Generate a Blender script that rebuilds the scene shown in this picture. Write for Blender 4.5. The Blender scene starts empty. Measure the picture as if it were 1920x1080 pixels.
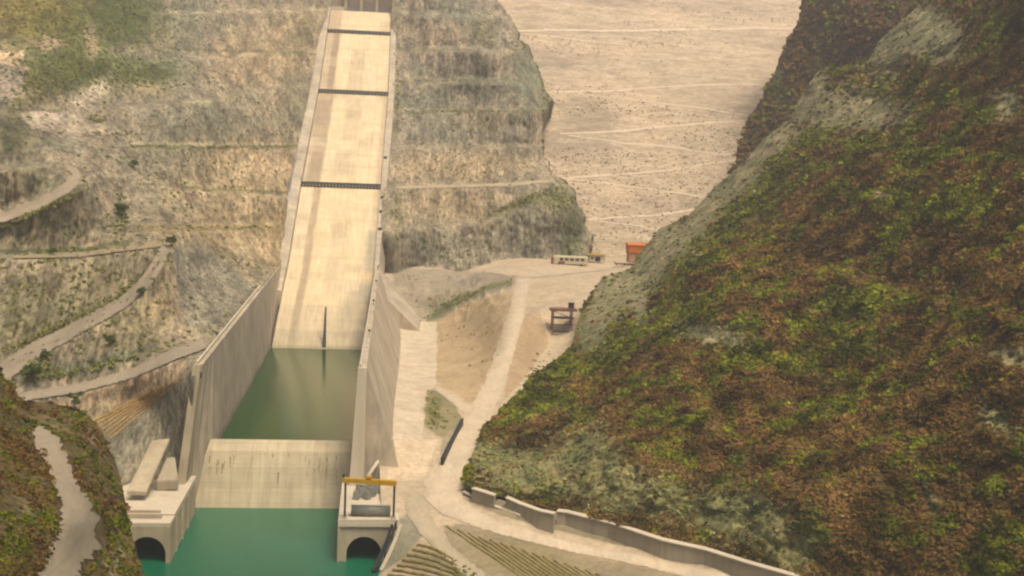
import bpy, bmesh, math, random
import numpy as np
from mathutils import Matrix, Vector
random.seed(7); RNG = np.random.default_rng(11)
S = bpy.context.scene
COL = S.collection
# ---------------------------------------------------------------- camera
F = 2290.0; H = 100.0
cY = np.array([-255, 240, -F]); cY /= np.linalg.norm(cY)
cX = np.array([20040, -555, -F]); cX -= cX.dot(cY)*cY; cX /= np.linalg.norm(cX)
cZ = np.cross(cX, cY)
M = np.array([cX, cY, cZ]); CAM = np.array([0, 0, H])
cd = bpy.data.cameras.new('camera'); cam = bpy.data.objects.new('camera', cd); COL.objects.link(cam)
mw = Matrix([list(M[0])+[0], list(M[1])+[0], list(M[2])+[H], [0, 0, 0, 1]])
cam.matrix_world = mw
cd.sensor_width = 36; cd.lens = F/1920*36; cd.clip_start = 1; cd.clip_end = 20000
S.camera = cam
# ---------------------------------------------------------------- sky, sun, exposure
SUN_EL, SUN_AZ = math.radians(66), math.radians(150)     # azimuth measured from +y towards +x: hazy sun high to the right, a little behind the camera
w = bpy.data.worlds.new("World"); S.world = w; w.use_nodes = True
nt = w.node_tree; bg = nt.nodes['Background']
sky = nt.nodes.new('ShaderNodeTexSky'); sky.sky_type = 'NISHITA'; sky.sun_disc = False
sky.sun_elevation = SUN_EL; sky.sun_rotation = SUN_AZ; sky.dust_density = 6; sky.air_density = 0.6; sky.ozone_density = 0.3
nt.links.new(sky.outputs[0], bg.inputs[0]); bg.inputs[1].default_value = 0.12
sd = bpy.data.lights.new('sun', 'SUN'); sd.energy = 2.2; sd.angle = math.radians(18); sd.color = (1.0, 0.92, 0.82)
sun = bpy.data.objects.new('sun', sd); COL.objects.link(sun)
sdir = Vector((math.sin(SUN_AZ)*math.cos(SUN_EL), math.cos(SUN_AZ)*math.cos(SUN_EL), math.sin(SUN_EL)))
sun.rotation_euler = sdir.to_track_quat('Z', 'Y').to_euler()
S.view_settings.view_transform = 'Standard'; S.view_settings.look = 'None'
S.view_settings.exposure = 0.5; S.view_settings.gamma = 1
S.cycles.filter_width = 2.3
S.cycles.volume_bounces = 1; S.cycles.max_bounces = 5; S.cycles.diffuse_bounces = 2
# ---------------------------------------------------------------- helpers
def ray(px, py):
    px = np.asarray(px, float); py = np.asarray(py, float)
    v = np.stack([px-960, -(py-540), np.full(px.shape, -F)], -1)
    return v @ M.T
def at(px, py, y=None, z=None):
    r = ray(px, py)
    t = (np.asarray(y)/r[..., 1]) if y is not None else (np.asarray(z)-H)/r[..., 2]
    return CAM + r*np.asarray(t)[..., None]
def V(px, py, y=None, z=None): return tuple(float(a) for a in at(px, py, y, z))
def srgb(c):
    c = np.asarray(c, float)/255.0
    return np.where(c <= .04045, c/12.92, ((c+.055)/1.055)**2.4)
KALB = 0.62
def alb(*c): return srgb(c)*KALB
def perm(seed):
    r = np.random.default_rng(seed); return r.integers(0, 1 << 30, 4096)
_P = perm(3)
def _h(i, j, k): return (_P[(_P[(_P[i & 4095]+j) & 4095]+k) & 4095] & 1023)/511.5-1
def noise(p, seed=0):
    p = np.asarray(p, float)+seed*17.37
    i = np.floor(p).astype(np.int64); f = p-i; u = f*f*f*(f*(f*6-15)+10)
    x, y, z = i[..., 0], i[..., 1], i[..., 2]; a, b, c = u[..., 0], u[..., 1], u[..., 2]
    def L(s, t, w_): return s+(t-s)*w_
    return L(L(L(_h(x, y, z), _h(x+1, y, z), a), L(_h(x, y+1, z), _h(x+1, y+1, z), a), b),
             L(L(_h(x, y, z+1), _h(x+1, y, z+1), a), L(_h(x, y+1, z+1), _h(x+1, y+1, z+1), a), b), c)
def fbm(p, scale, octaves=4, seed=0, stretch=(1, 1, 1), gain=.5):
    q = np.asarray(p)*np.array(stretch)/scale; s = 0; a = 1; t = 0
    for o in range(octaves):
        s = s+a*noise(q*2**o, seed+o*3); t += a; a *= gain
    return s/t
def ridged(p, scale, octaves=3, seed=0, stretch=(1, 1, 1)):
    q = np.asarray(p)*np.array(stretch)/scale; s = 0; a = 1; t = 0
    for o in range(octaves):
        s = s+a*(1-2*np.abs(noise(q*2**o, seed+o*5))); t += a; a *= .5
    return s/t
def rills(P, px, py, sp, seed):
    """erosion gullies running down the slope"""
    q = np.stack([(px+.18*py+6*noise(P/14, seed))/sp, py/(sp*7), px*0+seed], -1)
    return 1-2*np.abs(noise(q))+.6*(1-2*np.abs(noise(q*2.3)))
class TPS:
    def __init__(s, pts):
        P = np.array(pts, float); s.c = P[:, :2]/300.; v = P[:, 2]; n = len(P)
        K = s.k(s.c, s.c)+np.eye(n)*1e-3; A = np.zeros((n+3, n+3)); A[:n, :n] = K
        A[:n, n] = 1; A[:n, n+1:] = s.c; A[n, :n] = 1; A[n+1:, :n] = s.c.T
        s.w = np.linalg.solve(A, np.concatenate([v, [0, 0, 0]]))
    def k(s, a, b):
        d2 = ((a[:, None, :]-b[None])**2).sum(-1); return .5*d2*np.log(d2+1e-9)
    def __call__(s, px, py):
        px = np.asarray(px, float); py = np.asarray(py, float)
        q = np.stack([px.ravel(), py.ravel()], -1)/300.; out = np.empty(len(q)); n = len(s.c)
        for i in range(0, len(q), 20000):
            b = q[i:i+20000]; out[i:i+20000] = s.k(b, s.c)@s.w[:n]+s.w[n]+b@s.w[n+1:]
        return out.reshape(px.shape)
def interp(poly, v, key=1):
    """x as a function of y (key=1) or y as a function of x (key=0) along a polyline."""
    P = sorted(poly, key=lambda q: q[key]); return np.interp(v, [q[key] for q in P], [q[1-key] for q in P])
def sstep(a, b, x):
    t = np.clip((x-a)/(b-a), 0, 1); return t*t*(3-2*t)
def inside(poly, px, py):
    px = np.asarray(px); py = np.asarray(py); r = np.zeros(px.shape, bool); n = len(poly)
    for i in range(n):
        x1, y1 = poly[i]; x2, y2 = poly[(i+1) % n]
        if y1 == y2: continue
        c = ((y1 > py) != (y2 > py)) & (px < (x2-x1)*(py-y1)/(y2-y1)+x1); r ^= c
    return r
def blob(px, py, cx, cy, rx, ry, rot=0):
    a = math.radians(rot); dx = px-cx; dy = py-cy
    u = (dx*math.cos(a)+dy*math.sin(a))/rx; v = (-dx*math.sin(a)+dy*math.cos(a))/ry
    return np.exp(-(u*u+v*v)**1.5)
def tag(o, label=None, cat=None, group=None, kind=None):
    if label: o['label'] = label
    if cat: o['category'] = cat
    if group: o['group'] = group
    if kind: o['kind'] = kind
    return o
def mesh_np(name, verts, faces, mat, col=None, smooth=True, parent=None):
    """faces: (n,4) or (n,3) int array."""
    me = bpy.data.meshes.new(name); verts = np.ascontiguousarray(verts, np.float32).reshape(-1, 3)
    faces = np.ascontiguousarray(faces, np.int32); k = faces.shape[1]
    me.vertices.add(len(verts)); me.vertices.foreach_set('co', verts.ravel())
    me.loops.add(faces.size); me.loops.foreach_set('vertex_index', faces.ravel())
    me.polygons.add(len(faces)); me.polygons.foreach_set('loop_start', np.arange(len(faces), dtype=np.int32)*k)
    me.polygons.foreach_set('use_smooth', np.full(len(faces), smooth))
    me.update(calc_edges=True)
    if col is not None:
        a = me.color_attributes.new('Col', 'FLOAT_COLOR', 'POINT')
        c = np.concatenate([np.asarray(col, np.float32).reshape(-1, 3), np.ones((len(verts), 1), np.float32)], 1)
        a.data.foreach_set('color', c.ravel())
    me.materials.append(mat)
    o = bpy.data.objects.new(name, me); COL.objects.link(o); o.parent = parent
    return o
def grid_faces(nr, nc):
    i = np.arange(nr*nc).reshape(nr, nc)
    return np.stack([i[:-1, :-1], i[1:, :-1], i[1:, 1:], i[:-1, 1:]], -1).reshape(-1, 4)
def grid(name, P, mat, col=None, **k):
    return mesh_np(name, P.reshape(-1, 3), grid_faces(*P.shape[:2]), mat, None if col is None else col.reshape(-1, 3), **k)
class MB:
    """collects shapes into one mesh"""
    def __init__(s): s.v = []; s.f = []
    def poly(s, pts, faces):
        b = len(s.v); s.v += [tuple(p) for p in pts]; s.f += [tuple(b+i for i in f) for f in faces]; return s
    def hexa(s, p):  # 8 points: bottom 4 (ccw), top 4
        return s.poly(p, [(3, 2, 1, 0), (4, 5, 6, 7), (0, 1, 5, 4), (1, 2, 6, 5), (2, 3, 7, 6), (3, 0, 4, 7)])
    def box(s, x0, x1, y0, y1, z0, z1):
        return s.hexa([(x0, y0, z0), (x1, y0, z0), (x1, y1, z0), (x0, y1, z0), (x0, y0, z1), (x1, y0, z1), (x1, y1, z1), (x0, y1, z1)])
    def bar(s, a, b, w_, h=None):
        a = Vector(a); b = Vector(b); d = (b-a).normalized(); h = h or w_
        u = d.cross(Vector((0, 0, 1))) if abs(d.z) < .95 else Vector((1, 0, 0)); u.normalize(); v = u.cross(d); u *= w_/2; v *= h/2
        return s.hexa([a-u-v, a+u-v, b+u-v, b-u-v, a-u+v, a+u+v, b+u+v, b-u+v])
    def tube(s, pts, r, n=8, r1=None):
        P = [Vector(p) for p in pts]; rings = []
        for i, p in enumerate(P):
            d = (P[min(i+1, len(P)-1)]-P[max(i-1, 0)]).normalized()
            u = d.cross(Vector((0, 0, 1))) if abs(d.z) < .95 else Vector((1, 0, 0)); u.normalize(); v = u.cross(d)
            rr = r if r1 is None else r+(r1-r)*i/(len(P)-1)
            rings.append([p+u*rr*math.cos(2*math.pi*k/n)+v*rr*math.sin(2*math.pi*k/n) for k in range(n)])
        fs = []
        for i in range(len(P)-1):
            for k in range(n): fs.append((i*n+k, i*n+(k+1) % n, (i+1)*n+(k+1) % n, (i+1)*n+k))
        fs.append(tuple(range(n))[::-1]); fs.append(tuple((len(P)-1)*n+k for k in range(n)))
        return s.poly([q for r_ in rings for q in r_], fs)
    def build(s, name, mat, parent=None, bevel=0, smooth=False):
        me = bpy.data.meshes.new(name); me.from_pydata(s.v, [], s.f); me.update()
        bm = bmesh.new(); bm.from_mesh(me); bmesh.ops.recalc_face_normals(bm, faces=bm.faces)
        if bevel: bmesh.ops.bevel(bm, geom=list(bm.edges), offset=bevel, segments=1, affect='EDGES')
        if smooth:
            for f in bm.faces: f.smooth = True
        bm.to_mesh(me); bm.free(); me.materials.append(mat)
        o = bpy.data.objects.new(name, me); COL.objects.link(o)
        if parent:
            o.parent = parent; o.matrix_parent_inverse = Matrix.Translation(parent.location).inverted()
        return o
def empty(name, loc, label, cat, group=None):
    o = bpy.data.objects.new(name, None); COL.objects.link(o); o.location = loc; o.empty_display_size = 1
    return tag(o, label, cat, group)
# ---------------------------------------------------------------- materials
def nodes(name, rough=.9):
    m = bpy.data.materials.new(name); m.use_nodes = True; n = m.node_tree.nodes; l = m.node_tree.links
    b = n['Principled BSDF']; b.inputs['Roughness'].default_value = rough; b.inputs['Specular IOR Level'].default_value = .2
    return m, n, l, b
def mapped(n, l, scale):
    tc = n.new('ShaderNodeTexCoord'); mp = n.new('ShaderNodeMapping'); mp.inputs['Scale'].default_value = scale
    l.new(tc.outputs['Object'], mp.inputs[0]); return mp.outputs[0]
def nz(n, l, vec, scale, detail=4, rough=.6, lo=.3, hi=.7, a=0., b=1.):
    t = n.new('ShaderNodeTexNoise'); t.inputs['Scale'].default_value = scale; t.inputs['Detail'].default_value = detail; t.inputs['Roughness'].default_value = rough
    l.new(vec, t.inputs['Vector']); r = n.new('ShaderNodeMapRange'); r.inputs[1].default_value = lo; r.inputs[2].default_value = hi
    r.inputs[3].default_value = a; r.inputs[4].default_value = b; l.new(t.outputs['Fac'], r.inputs[0]); return r.outputs[0]
def mix(n, l, fac, a, b, mode='MIX'):
    x = n.new('ShaderNodeMix'); x.data_type = 'RGBA'; x.blend_type = mode
    for s, v in ((0, fac), (6, a), (7, b)):
        if isinstance(v, (int, float)): x.inputs[s].default_value = v
        elif hasattr(v, 'is_output'): l.new(v, x.inputs[s])
        else: x.inputs[s].default_value = (*[float(q) for q in v], 1)
    return x.outputs[2]
def bump(n, l, b, h, strength, dist):
    u = n.new('ShaderNodeBump'); u.inputs['Strength'].default_value = strength; u.inputs['Distance'].default_value = dist
    l.new(h, u.inputs['Height']); l.new(u.outputs[0], b.inputs['Normal'])
def grey(n, l, v):
    c = n.new('ShaderNodeCombineColor')
    for i in range(3): l.new(v, c.inputs[i])
    return c.outputs[0]
def terrain_mat(name, tint_a, tint_b, fine=.6, streak=(1, 1, 1), big=.03, contrast=.45, bumpd=1.2, patch=None):
    """vertex colour of the ground itself, broken up by rock and soil noise"""
    m, n, l, b = nodes(name, .95)
    at_ = n.new('ShaderNodeAttribute'); at_.attribute_name = 'Col'
    iso = mapped(n, l, (1, 1, 1)); st = mapped(n, l, streak)
    c = mix(n, l, nz(n, l, iso, big, 5, .65, .35, .65), tint_a, tint_b)
    c = mix(n, l, 1.0, at_.outputs['Color'], c, 'MULTIPLY')
    v = nz(n, l, st, fine, 6, .75, .36, .64, 1-contrast, 1+contrast)
    v2 = nz(n, l, st, fine*.2, 5, .65, .36, .64, 1-contrast*.7, 1+contrast*.6)
    if patch: c = mix(n, l, nz(n, l, st, fine*.45, 5, .7, .5, .66, 0, .75), c, mix(n, l, 1.0, c, patch, 'MULTIPLY'))
    c = mix(n, l, 1.0, c, grey(n, l, v), 'MULTIPLY'); c = mix(n, l, 1.0, c, grey(n, l, v2), 'MULTIPLY')
    l.new(c, b.inputs['Base Color']); bump(n, l, b, nz(n, l, st, fine*.8, 6, .7, .2, .8), .6, bumpd)
    return m
def concrete(name, col, vstreak=True, panel=None, con=.16, scale=.25):
    m, n, l, b = nodes(name, .85)
    iso = mapped(n, l, (1, 1, 1)); st = mapped(n, l, (1, 1, .12) if vstreak else (1, .1, .1))
    v = nz(n, l, st, scale*1.8, 5, .65, .3, .7, 1-con, 1+con); v2 = nz(n, l, iso, scale*.25, 4, .6, .3, .7, 1-con, 1+con*.8)
    c = mix(n, l, 1.0, tuple(col), grey(n, l, v), 'MULTIPLY'); c = mix(n, l, 1.0, c, grey(n, l, v2), 'MULTIPLY')
    c = mix(n, l, nz(n, l, st, scale*.9, 5, .6, .52, .72, 0, .45), c, tuple(np.array(col)*(.62, .6, .5)))
    if panel:
        sp = n.new('ShaderNodeSeparateXYZ'); l.new(iso, sp.inputs[0])
        for ax, per, wd, dk_ in panel:
            a1 = n.new('ShaderNodeMath'); a1.operation = 'MULTIPLY'; a1.inputs[1].default_value = 1/per; l.new(sp.outputs[ax], a1.inputs[0])
            a2 = n.new('ShaderNodeMath'); a2.operation = 'FRACT'; l.new(a1.outputs[0], a2.inputs[0])
            a3 = n.new('ShaderNodeMath'); a3.operation = 'LESS_THAN'; a3.inputs[1].default_value = wd/per; l.new(a2.outputs[0], a3.inputs[0])
            a4 = n.new('ShaderNodeMath'); a4.operation = 'MULTIPLY'; a4.inputs[1].default_value = dk_; l.new(a3.outputs[0], a4.inputs[0])
            c = mix(n, l, a4.outputs[0], c, tuple(np.array(col)*.45))
    l.new(c, b.inputs['Base Color']); bump(n, l, b, nz(n, l, iso, 1.2, 5), .25, .25)
    return m
def plain(name, col, rough=.6, metal=0, con=.12, scale=1.):
    m, n, l, b = nodes(name, rough); b.inputs['Metallic'].default_value = metal
    v = nz(n, l, mapped(n, l, (1, 1, 1)), scale, 4, .6, .3, .7, 1-con, 1+con)
    l.new(mix(n, l, 1.0, tuple(col), grey(n, l, v), 'MULTIPLY'), b.inputs['Base Color']); return m
MT = {}
MT['rock'] = terrain_mat('cut_rock', (.9, .93, .88), (1.1, 1.04, 1.0), .62, (1, .35, .4), .06, .58, 2.4, (.6, .68, .58))
MT['hill'] = terrain_mat('hill_soil', (.75, .85, .7), (1.2, 1.05, .95), .8, (1, 1, 1), .07, .6, .8, (.85, .6, .5))
MT['dam'] = terrain_mat('rockfill', (.93, .94, .92), (1.06, 1.04, 1.0), .55, (.45, 1, 1), .012, .3, .8, (.86, .84, .78))
MT['ground'] = terrain_mat('packed_earth', (.92, .93, .9), (1.06, 1.04, 1.02), .5, (1, 1, 1), .06, .17, .5)
MT['road'] = terrain_mat('dusty_road', (.93, .93, .92), (1.05, 1.03, 1.0), .9, (1, .3, 1), .08, .1, .1)
MT['conc'] = concrete('weathered_concrete', alb(196, 178, 142))
MT['rubble'] = concrete('rough_stone_wall', alb(186, 170, 138), con=.16)
MT['wallc'] = concrete('wall_concrete', alb(206, 188, 156), con=.26, panel=[(1, 7.5, .35, .3), (1, 2.5, .2, .1), (2, 6.1, .2, .12)])
MT['pale'] = concrete('pale_concrete', alb(224, 206, 172), con=.08)
MT['weirc'] = concrete('weir_concrete', alb(212, 194, 154), vstreak=False, con=.2, panel=[(2, 3.1, .2, .22), (0, 9.3, .2, .25)])
MT['dark'] = plain('dark_steel', (.03, .03, .028), .6, .3)
MT['black'] = plain('dark_opening', (.012, .012, .012), .9)
MT['yellow'] = plain('yellow_paint', alb(205, 155, 25), .5)
MT['steel'] = plain('grey_steel', alb(150, 148, 130), .5, .2)
MT['gate'] = plain('grey_gate', alb(225, 210, 190), .7)
MT['brown'] = plain('brown_rust', alb(135, 92, 76), .7)
MT['red'] = plain('rusty_red_paint', alb(150, 75, 60), .6)
MT['orange'] = plain('orange_sheet', alb(225, 125, 40), .6, 0, .15, .3)
MT['cream'] = plain('cream_paint', alb(225, 208, 165), .6)
MT['pink'] = plain('salmon_wall', alb(215, 160, 120), .8)
MT['glass'] = plain('dusty_glass', (.05, .05, .045), .3)
MT['hedge'] = plain('dry_hedge', alb(140, 120, 62), .95, 0, .5, 1.2)
MT['hedge2'] = plain('terrace_bed', alb(172, 140, 84), .95, 0, .3, .8)
def leaf_mat():
    m, n, l, b = nodes('leaves', .85)
    a = n.new('ShaderNodeAttribute'); a.attribute_name = 'Col'
    l.new(a.outputs['Color'], b.inputs['Base Color'])
    b.inputs['Specular IOR Level'].default_value = 0; b.inputs['Roughness'].default_value = 1
    return m
MT['leaf'] = leaf_mat()
MT['trunk'] = plain('bark', (.09, .07, .05), .95)
def water_mat(name, c1, c2, rough, sc):
    m, n, l, b = nodes(name, rough); b.inputs['Specular IOR Level'].default_value = .5; b.inputs['IOR'].default_value = 1.33; b.inputs['Specular IOR Level'].default_value = .22 if rough < .1 else .5
    iso = mapped(n, l, (1, 1, 1))
    l.new(mix(n, l, nz(n, l, iso, sc, 3, .5, .3, .7), c1, c2), b.inputs['Base Color'])
    bump(n, l, b, nz(n, l, iso, .9, 5, .65), .12 if rough < .1 else .5, .12); return m
MT['pool'] = water_mat('still_green_water', alb(20, 66, 14), alb(32, 78, 20), .04, .02)
MT['river'] = water_mat('emerald_water', alb(12, 96, 60), alb(26, 112, 78), .16, .03)
# chute floor material: panels, joints, lengthwise streaks and darker stripes (object coordinates: x across, u along stored in y)
def chute_mat():
    m, n, l, b = nodes('chute_concrete', .8)
    a = n.new('ShaderNodeAttribute'); a.attribute_name = 'Col'
    st = mapped(n, l, (1, .06, .06)); iso = mapped(n, l, (1, 1, 1))
    c = a.outputs['Color']
    c = mix(n, l, 1.0, c, grey(n, l, nz(n, l, st, .8, 5, .6, .36, .64, .88, 1.08)), 'MULTIPLY')
    c = mix(n, l, 1.0, c, grey(n, l, nz(n, l, iso, .12, 6, .7, .36, .64, .88, 1.06)), 'MULTIPLY')
    l.new(c, b.inputs['Base Color']); return m
MT['chute'] = chute_mat()
# ---------------------------------------------------------------- terrain patches
def bench(px, py, line, hw, amp, reach, fade=30):
    """flattened ledge across a slope: returns a depth offset"""
    xs = [q[0] for q in line]; c = interp(line, px, 0)+3.5*noise(np.stack([px/55., px*0+hw, px*0+line[0][1]*.1], -1))+1.5*noise(np.stack([px/16., px*0+hw, px*0], -1)); s = (c-py)/hw      # s>0 above the line
    e = sstep(min(xs)-fade, min(xs), px)*(1-sstep(max(xs), max(xs)+fade, px))
    e = 2.0*e*(.8+.5*noise(np.stack([px/80., px*0+amp, px*0+line[0][1]*.3], -1)))
    return amp*e*np.tanh(s)*np.exp(-np.maximum(np.abs(s)-1, 0)*hw/reach)
class Patch:
    def __init__(s, ctrl, mode, disp=None, benches=()):
        s.t = TPS(ctrl); s.mode = mode; s.disp = disp; s.b = benches
    def base(s, px, py):
        v = s.t(px, py)
        for q in s.b: v = v+bench(px, py, *q)
        return at(px, py, **{s.mode: v})
    def __call__(s, px, py):
        px = np.asarray(px, float); py = np.asarray(py, float); P = s.base(px, py)
        if s.disp is not None:
            d = s.disp(P, px, py); r = ray(px, py)
            if s.mode == 'y': P = P+r/np.abs(r[..., 1:2])*d[..., None]
            else: P = P+np.array([0, 0, 1.])*d[..., None]
        return P
    def mesh(s, name, py0, py1, XL, XR, step, mat, colf, skirtL=None, skirtR=None, skirtT=None, wob=0):
        rows = np.arange(py0, py1+step, step); xl = interp(XL, rows); xr = interp(XR, rows)
        if skirtR and wob: xr = xr+wob*(noise(np.stack([rows/18., rows*0+5, rows*0], -1))+.6*noise(np.stack([rows/6., rows*0+5, rows*0], -1)))
        if skirtL and wob: xl = xl+wob*(noise(np.stack([rows/18., rows*0+5, rows*0], -1))+.6*noise(np.stack([rows/6., rows*0+5, rows*0], -1)))
        nc = int(max(xr-xl)/step)+2; t = np.linspace(0, 1, nc)
        px = xl[:, None]+(xr-xl)[:, None]*t[None]; py = np.repeat(rows[:, None], nc, 1)
        P = s(px, py); C = colf(px, py, P)
        def ext(P, C, side, vecs):
            e = P[:, :1] if side == 'L' else P[:, -1:]; ce = C[:, :1] if side == 'L' else C[:, -1:]
            away = (e-CAM)/np.linalg.norm(e-CAM, axis=-1)[..., None]      # hillside turns away behind its crest
            Q = [e+away*v[0]+np.array([v[1], 0, v[2]])+fbm(e+away*v[0], 15, 3)[..., None]*np.array([1, 1, 1.])*min(1, v[0]/40) for v in vecs]; CC = [ce]*len(Q)
            if side == 'L': return np.concatenate(Q[::-1]+[P], 1), np.concatenate(CC+[C], 1)
            return np.concatenate([P]+Q, 1), np.concatenate([C]+CC, 1)
        if skirtL: P, C = ext(P, C, 'L', skirtL)
        if skirtR: P, C = ext(P, C, 'R', skirtR)
        if skirtT:
            Q = [P[:1]+np.array(v) for v in skirtT]; P = np.concatenate(Q[::-1]+[P], 0); C = np.concatenate([C[:1]]*len(Q)+[C], 0)
        return grid(name, P, mat, C)
def paint(base, items, geo=False):
    def f(px, py, P):
        C = np.empty(px.shape+(3,)); C[:] = alb(*base)
        wob = 14
        qx = px+wob*fbm(P, 12, 3, 5); qy = py+wob*fbm(P, 12, 3, 9)
        if geo:
            g1 = sstep(-.05, .3, fbm(P, 9, 4, 101, (1, .4, .7)))[..., None]*.45; C = C*(1-g1)+alb(136, 132, 108)*g1
            g2 = sstep(.0, .35, fbm(P, 6, 4, 107, (1, .35, .5)))[..., None]*.5; C = C*(1-g2)+alb(200, 176, 140)*g2
            g3 = (sstep(.1, .9, -rills(P, px, py, 17, 5))*.45*(.15+.85*blob(px, py, 120, 560, 260, 180)))[..., None]; C = C*(1-g3)+alb(110, 112, 72)*g3
        for it in items:
            col, k = alb(*it[0]), it[1]
            if it[2] == 'b': w_ = blob(qx, qy, *it[3:])
            elif it[2] == 'p': w_ = inside(it[3], qx if len(it) < 5 else px+it[4]*(qx-px)/wob, qy if len(it) < 5 else py+it[4]*(qy-py)/wob).astype(float)
            elif it[2] == 'l':
                xs = [q[0] for q in it[3]]; d = np.abs(interp(it[3], qx*.3+px*.7, 0)-(qy*.25+py*.75))
                w_ = np.exp(-(d/it[4])**2)*((px > min(xs)) & (px < max(xs)))
            w_ = (w_*k)[..., None]; C = C*(1-w_)+col*w_
        return C
    return f
def ribbon(name, patch, ctr, mat, col, lift=.25, nw=5, step=4, edge=.12):
    """ctr: list of (px,py,half-width px along the image normal) in the photo frame, laid on a terrain patch"""
    pts = []
    for (a, b) in zip(ctr[:-1], ctr[1:]):
        n_ = max(2, int(math.hypot(b[0]-a[0], b[1]-a[1])/step))
        for i in range(n_): t = i/n_; pts.append([a[k]+(b[k]-a[k])*t for k in range(len(a))])
    pts.append(list(ctr[-1])); A = np.array(pts, float)
    k = 9; pad = np.pad(A, ((k//2, k//2), (0, 0)), 'edge')
    A = np.stack([np.convolve(pad[:, i], np.ones(k)/k, 'valid') for i in range(A.shape[1])], -1)
    d = np.gradient(A[:, :2], axis=0); nrm = np.stack([-d[:, 1], d[:, 0]], -1); nrm /= np.linalg.norm(nrm, axis=1)[:, None]+1e-9
    u = np.linspace(-1, 1, nw); jit = 1+edge*RNG.uniform(-1, 1, (len(A), 2))
    wd = np.where(u[None] < 0, jit[:, :1], jit[:, 1:])*A[:, 2:3]
    px = A[:, 0:1]+nrm[:, 0:1]*wd*u; py = A[:, 1:2]+nrm[:, 1:2]*wd*u
    P = patch(px, py); tow = (CAM-P); tow /= np.linalg.norm(tow, axis=-1)[..., None]
    P = P+tow*lift*.5+np.array([0, 0, lift])
    C = np.empty(P.shape); C[:] = alb(*col); C *= (1-.1*np.abs(u)[None, :, None]**3)
    return tag(grid(name, P, mat, C), kind='structure')
# --- left cut rock slope with benches and haul roads
def dispA(P, px, py):
    quiet = np.clip(1-blob(px, py, 410, 560, 110, 90)-blob(px, py, 290, 800, 120, 90)-blob(px, py, 190, 250, 90, 60, 30)*.8-np.exp(-((px-interp(CHL, py))/18)**2), .12, 1)
    for rl_, w_ in ((roadA1, 22), (roadA2, 20), (roadA3, 20)):
        xs = [q[0] for q in rl_]; quiet = quiet*(1-.85*np.exp(-((py-interp(rl_, px, 0))/w_)**2)*(px < max(xs)+14))
    lw_ = np.clip(blob(px, py, 120, 560, 240, 170)*1.2+blob(px, py, 60, 380, 170, 60), 0, 1)
    return quiet*((.5+1.3*lw_)*rills(P, px, py, 17+10*0, 5)+3.6*ridged(P, 26, 4, 2, (1, .3, .4))+3.2*fbm(P, 10, 4, 4, (1, .3, .3))+2.4*ridged(P, 7, 3, 6, (1, .25, .3))+1.2*fbm(P, 3.5, 2, 7)+5*fbm(P, 70, 2, 8))
CHL = [(640, -120), (622, 0), (600, 63), (580, 173), (542, 350), (529, 490), (368, 690), (352, 840), (346, 930)]
roadA1 = [(0, 696), (60, 662), (150, 615), (230, 570), (275, 530), (300, 490), (318, 465)]
roadA2 = [(40, 745), (150, 728), (250, 700), (330, 665), (392, 645)]
roadA3 = [(-60, 428), (0, 410), (60, 388), (110, 362), (150, 338)]
bA = [
 ([(-160, 500), (0, 482), (100, 478), (200, 468), (270, 455)], 6, -0, 25),
 ([(-100, 765)]+roadA1, 11, 7, 45), ([(-60, 765)]+roadA2, 9, 4, 30),
 ([(-160, 460)]+roadA3, 10, 7, 40), ([(-160, 482), (0, 478), (150, 476), (260, 462)], 8, 5, 35),
 ([(230, 275), (400, 272), (560, 278)], 4, 5, 28), ([(190, 205), (330, 192), (570, 158)], 4, 5, 28),
 ([(250, 120), (600, 95)], 4, 4, 28), ([(300, 25), (620, 20)], 4, 4, 28), ([(340, 355), (545, 372)], 4, 4, 25), ([(330, 428), (540, 425)], 5, 5, 28), ([(0, 315), (70, 310)], 5, 5, 25)]
ctrlA = [(640, -120, 1190), (622, 0, 1130), (615, 63, 1088), (598, 173, 982), (565, 348, 828), (540, 420, 780), (530, 492, 738), (500, 525, 640), (450, 585, 540), (400, 645, 458), (372, 690, 408), (355, 800, 402), (346, 890, 402), (346, 930, 402),
 (300, 465, 505), (340, 620, 462), (440, 520, 600), (400, 450, 640), (240, 560, 470), (120, 630, 440), (0, 696, 410), (60, 560, 455), (0, 480, 480), (150, 470, 510), (250, 690, 430), (50, 745, 395), (150, 900, 380), (260, 880, 405), (280, 760, 425), (0, 900, 360), (-150, 800, 350), (-150, 500, 440), (-150, 400, 460),
 (0, 410, 500), (150, 335, 540), (0, 300, 520), (230, 400, 560), (250, 300, 640), (60, 220, 590), (150, 230, 640), (-150, 200, 560), (-150, 0, 680), (-150, -120, 740), (0, 100, 650), (0, 0, 730), (150, 0, 800), (150, 120, 700), (300, 120, 800), (300, 0, 900), (300, -120, 980), (450, 0, 1010), (450, 150, 880), (450, 300, 780), (350, 220, 740), (500, 400, 745), (560, 120, 985)]
A = Patch(ctrlA, 'y', dispA, bA)
tan = (182, 160, 122); gry = (152, 144, 118); grn = (112, 112, 62)
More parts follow.
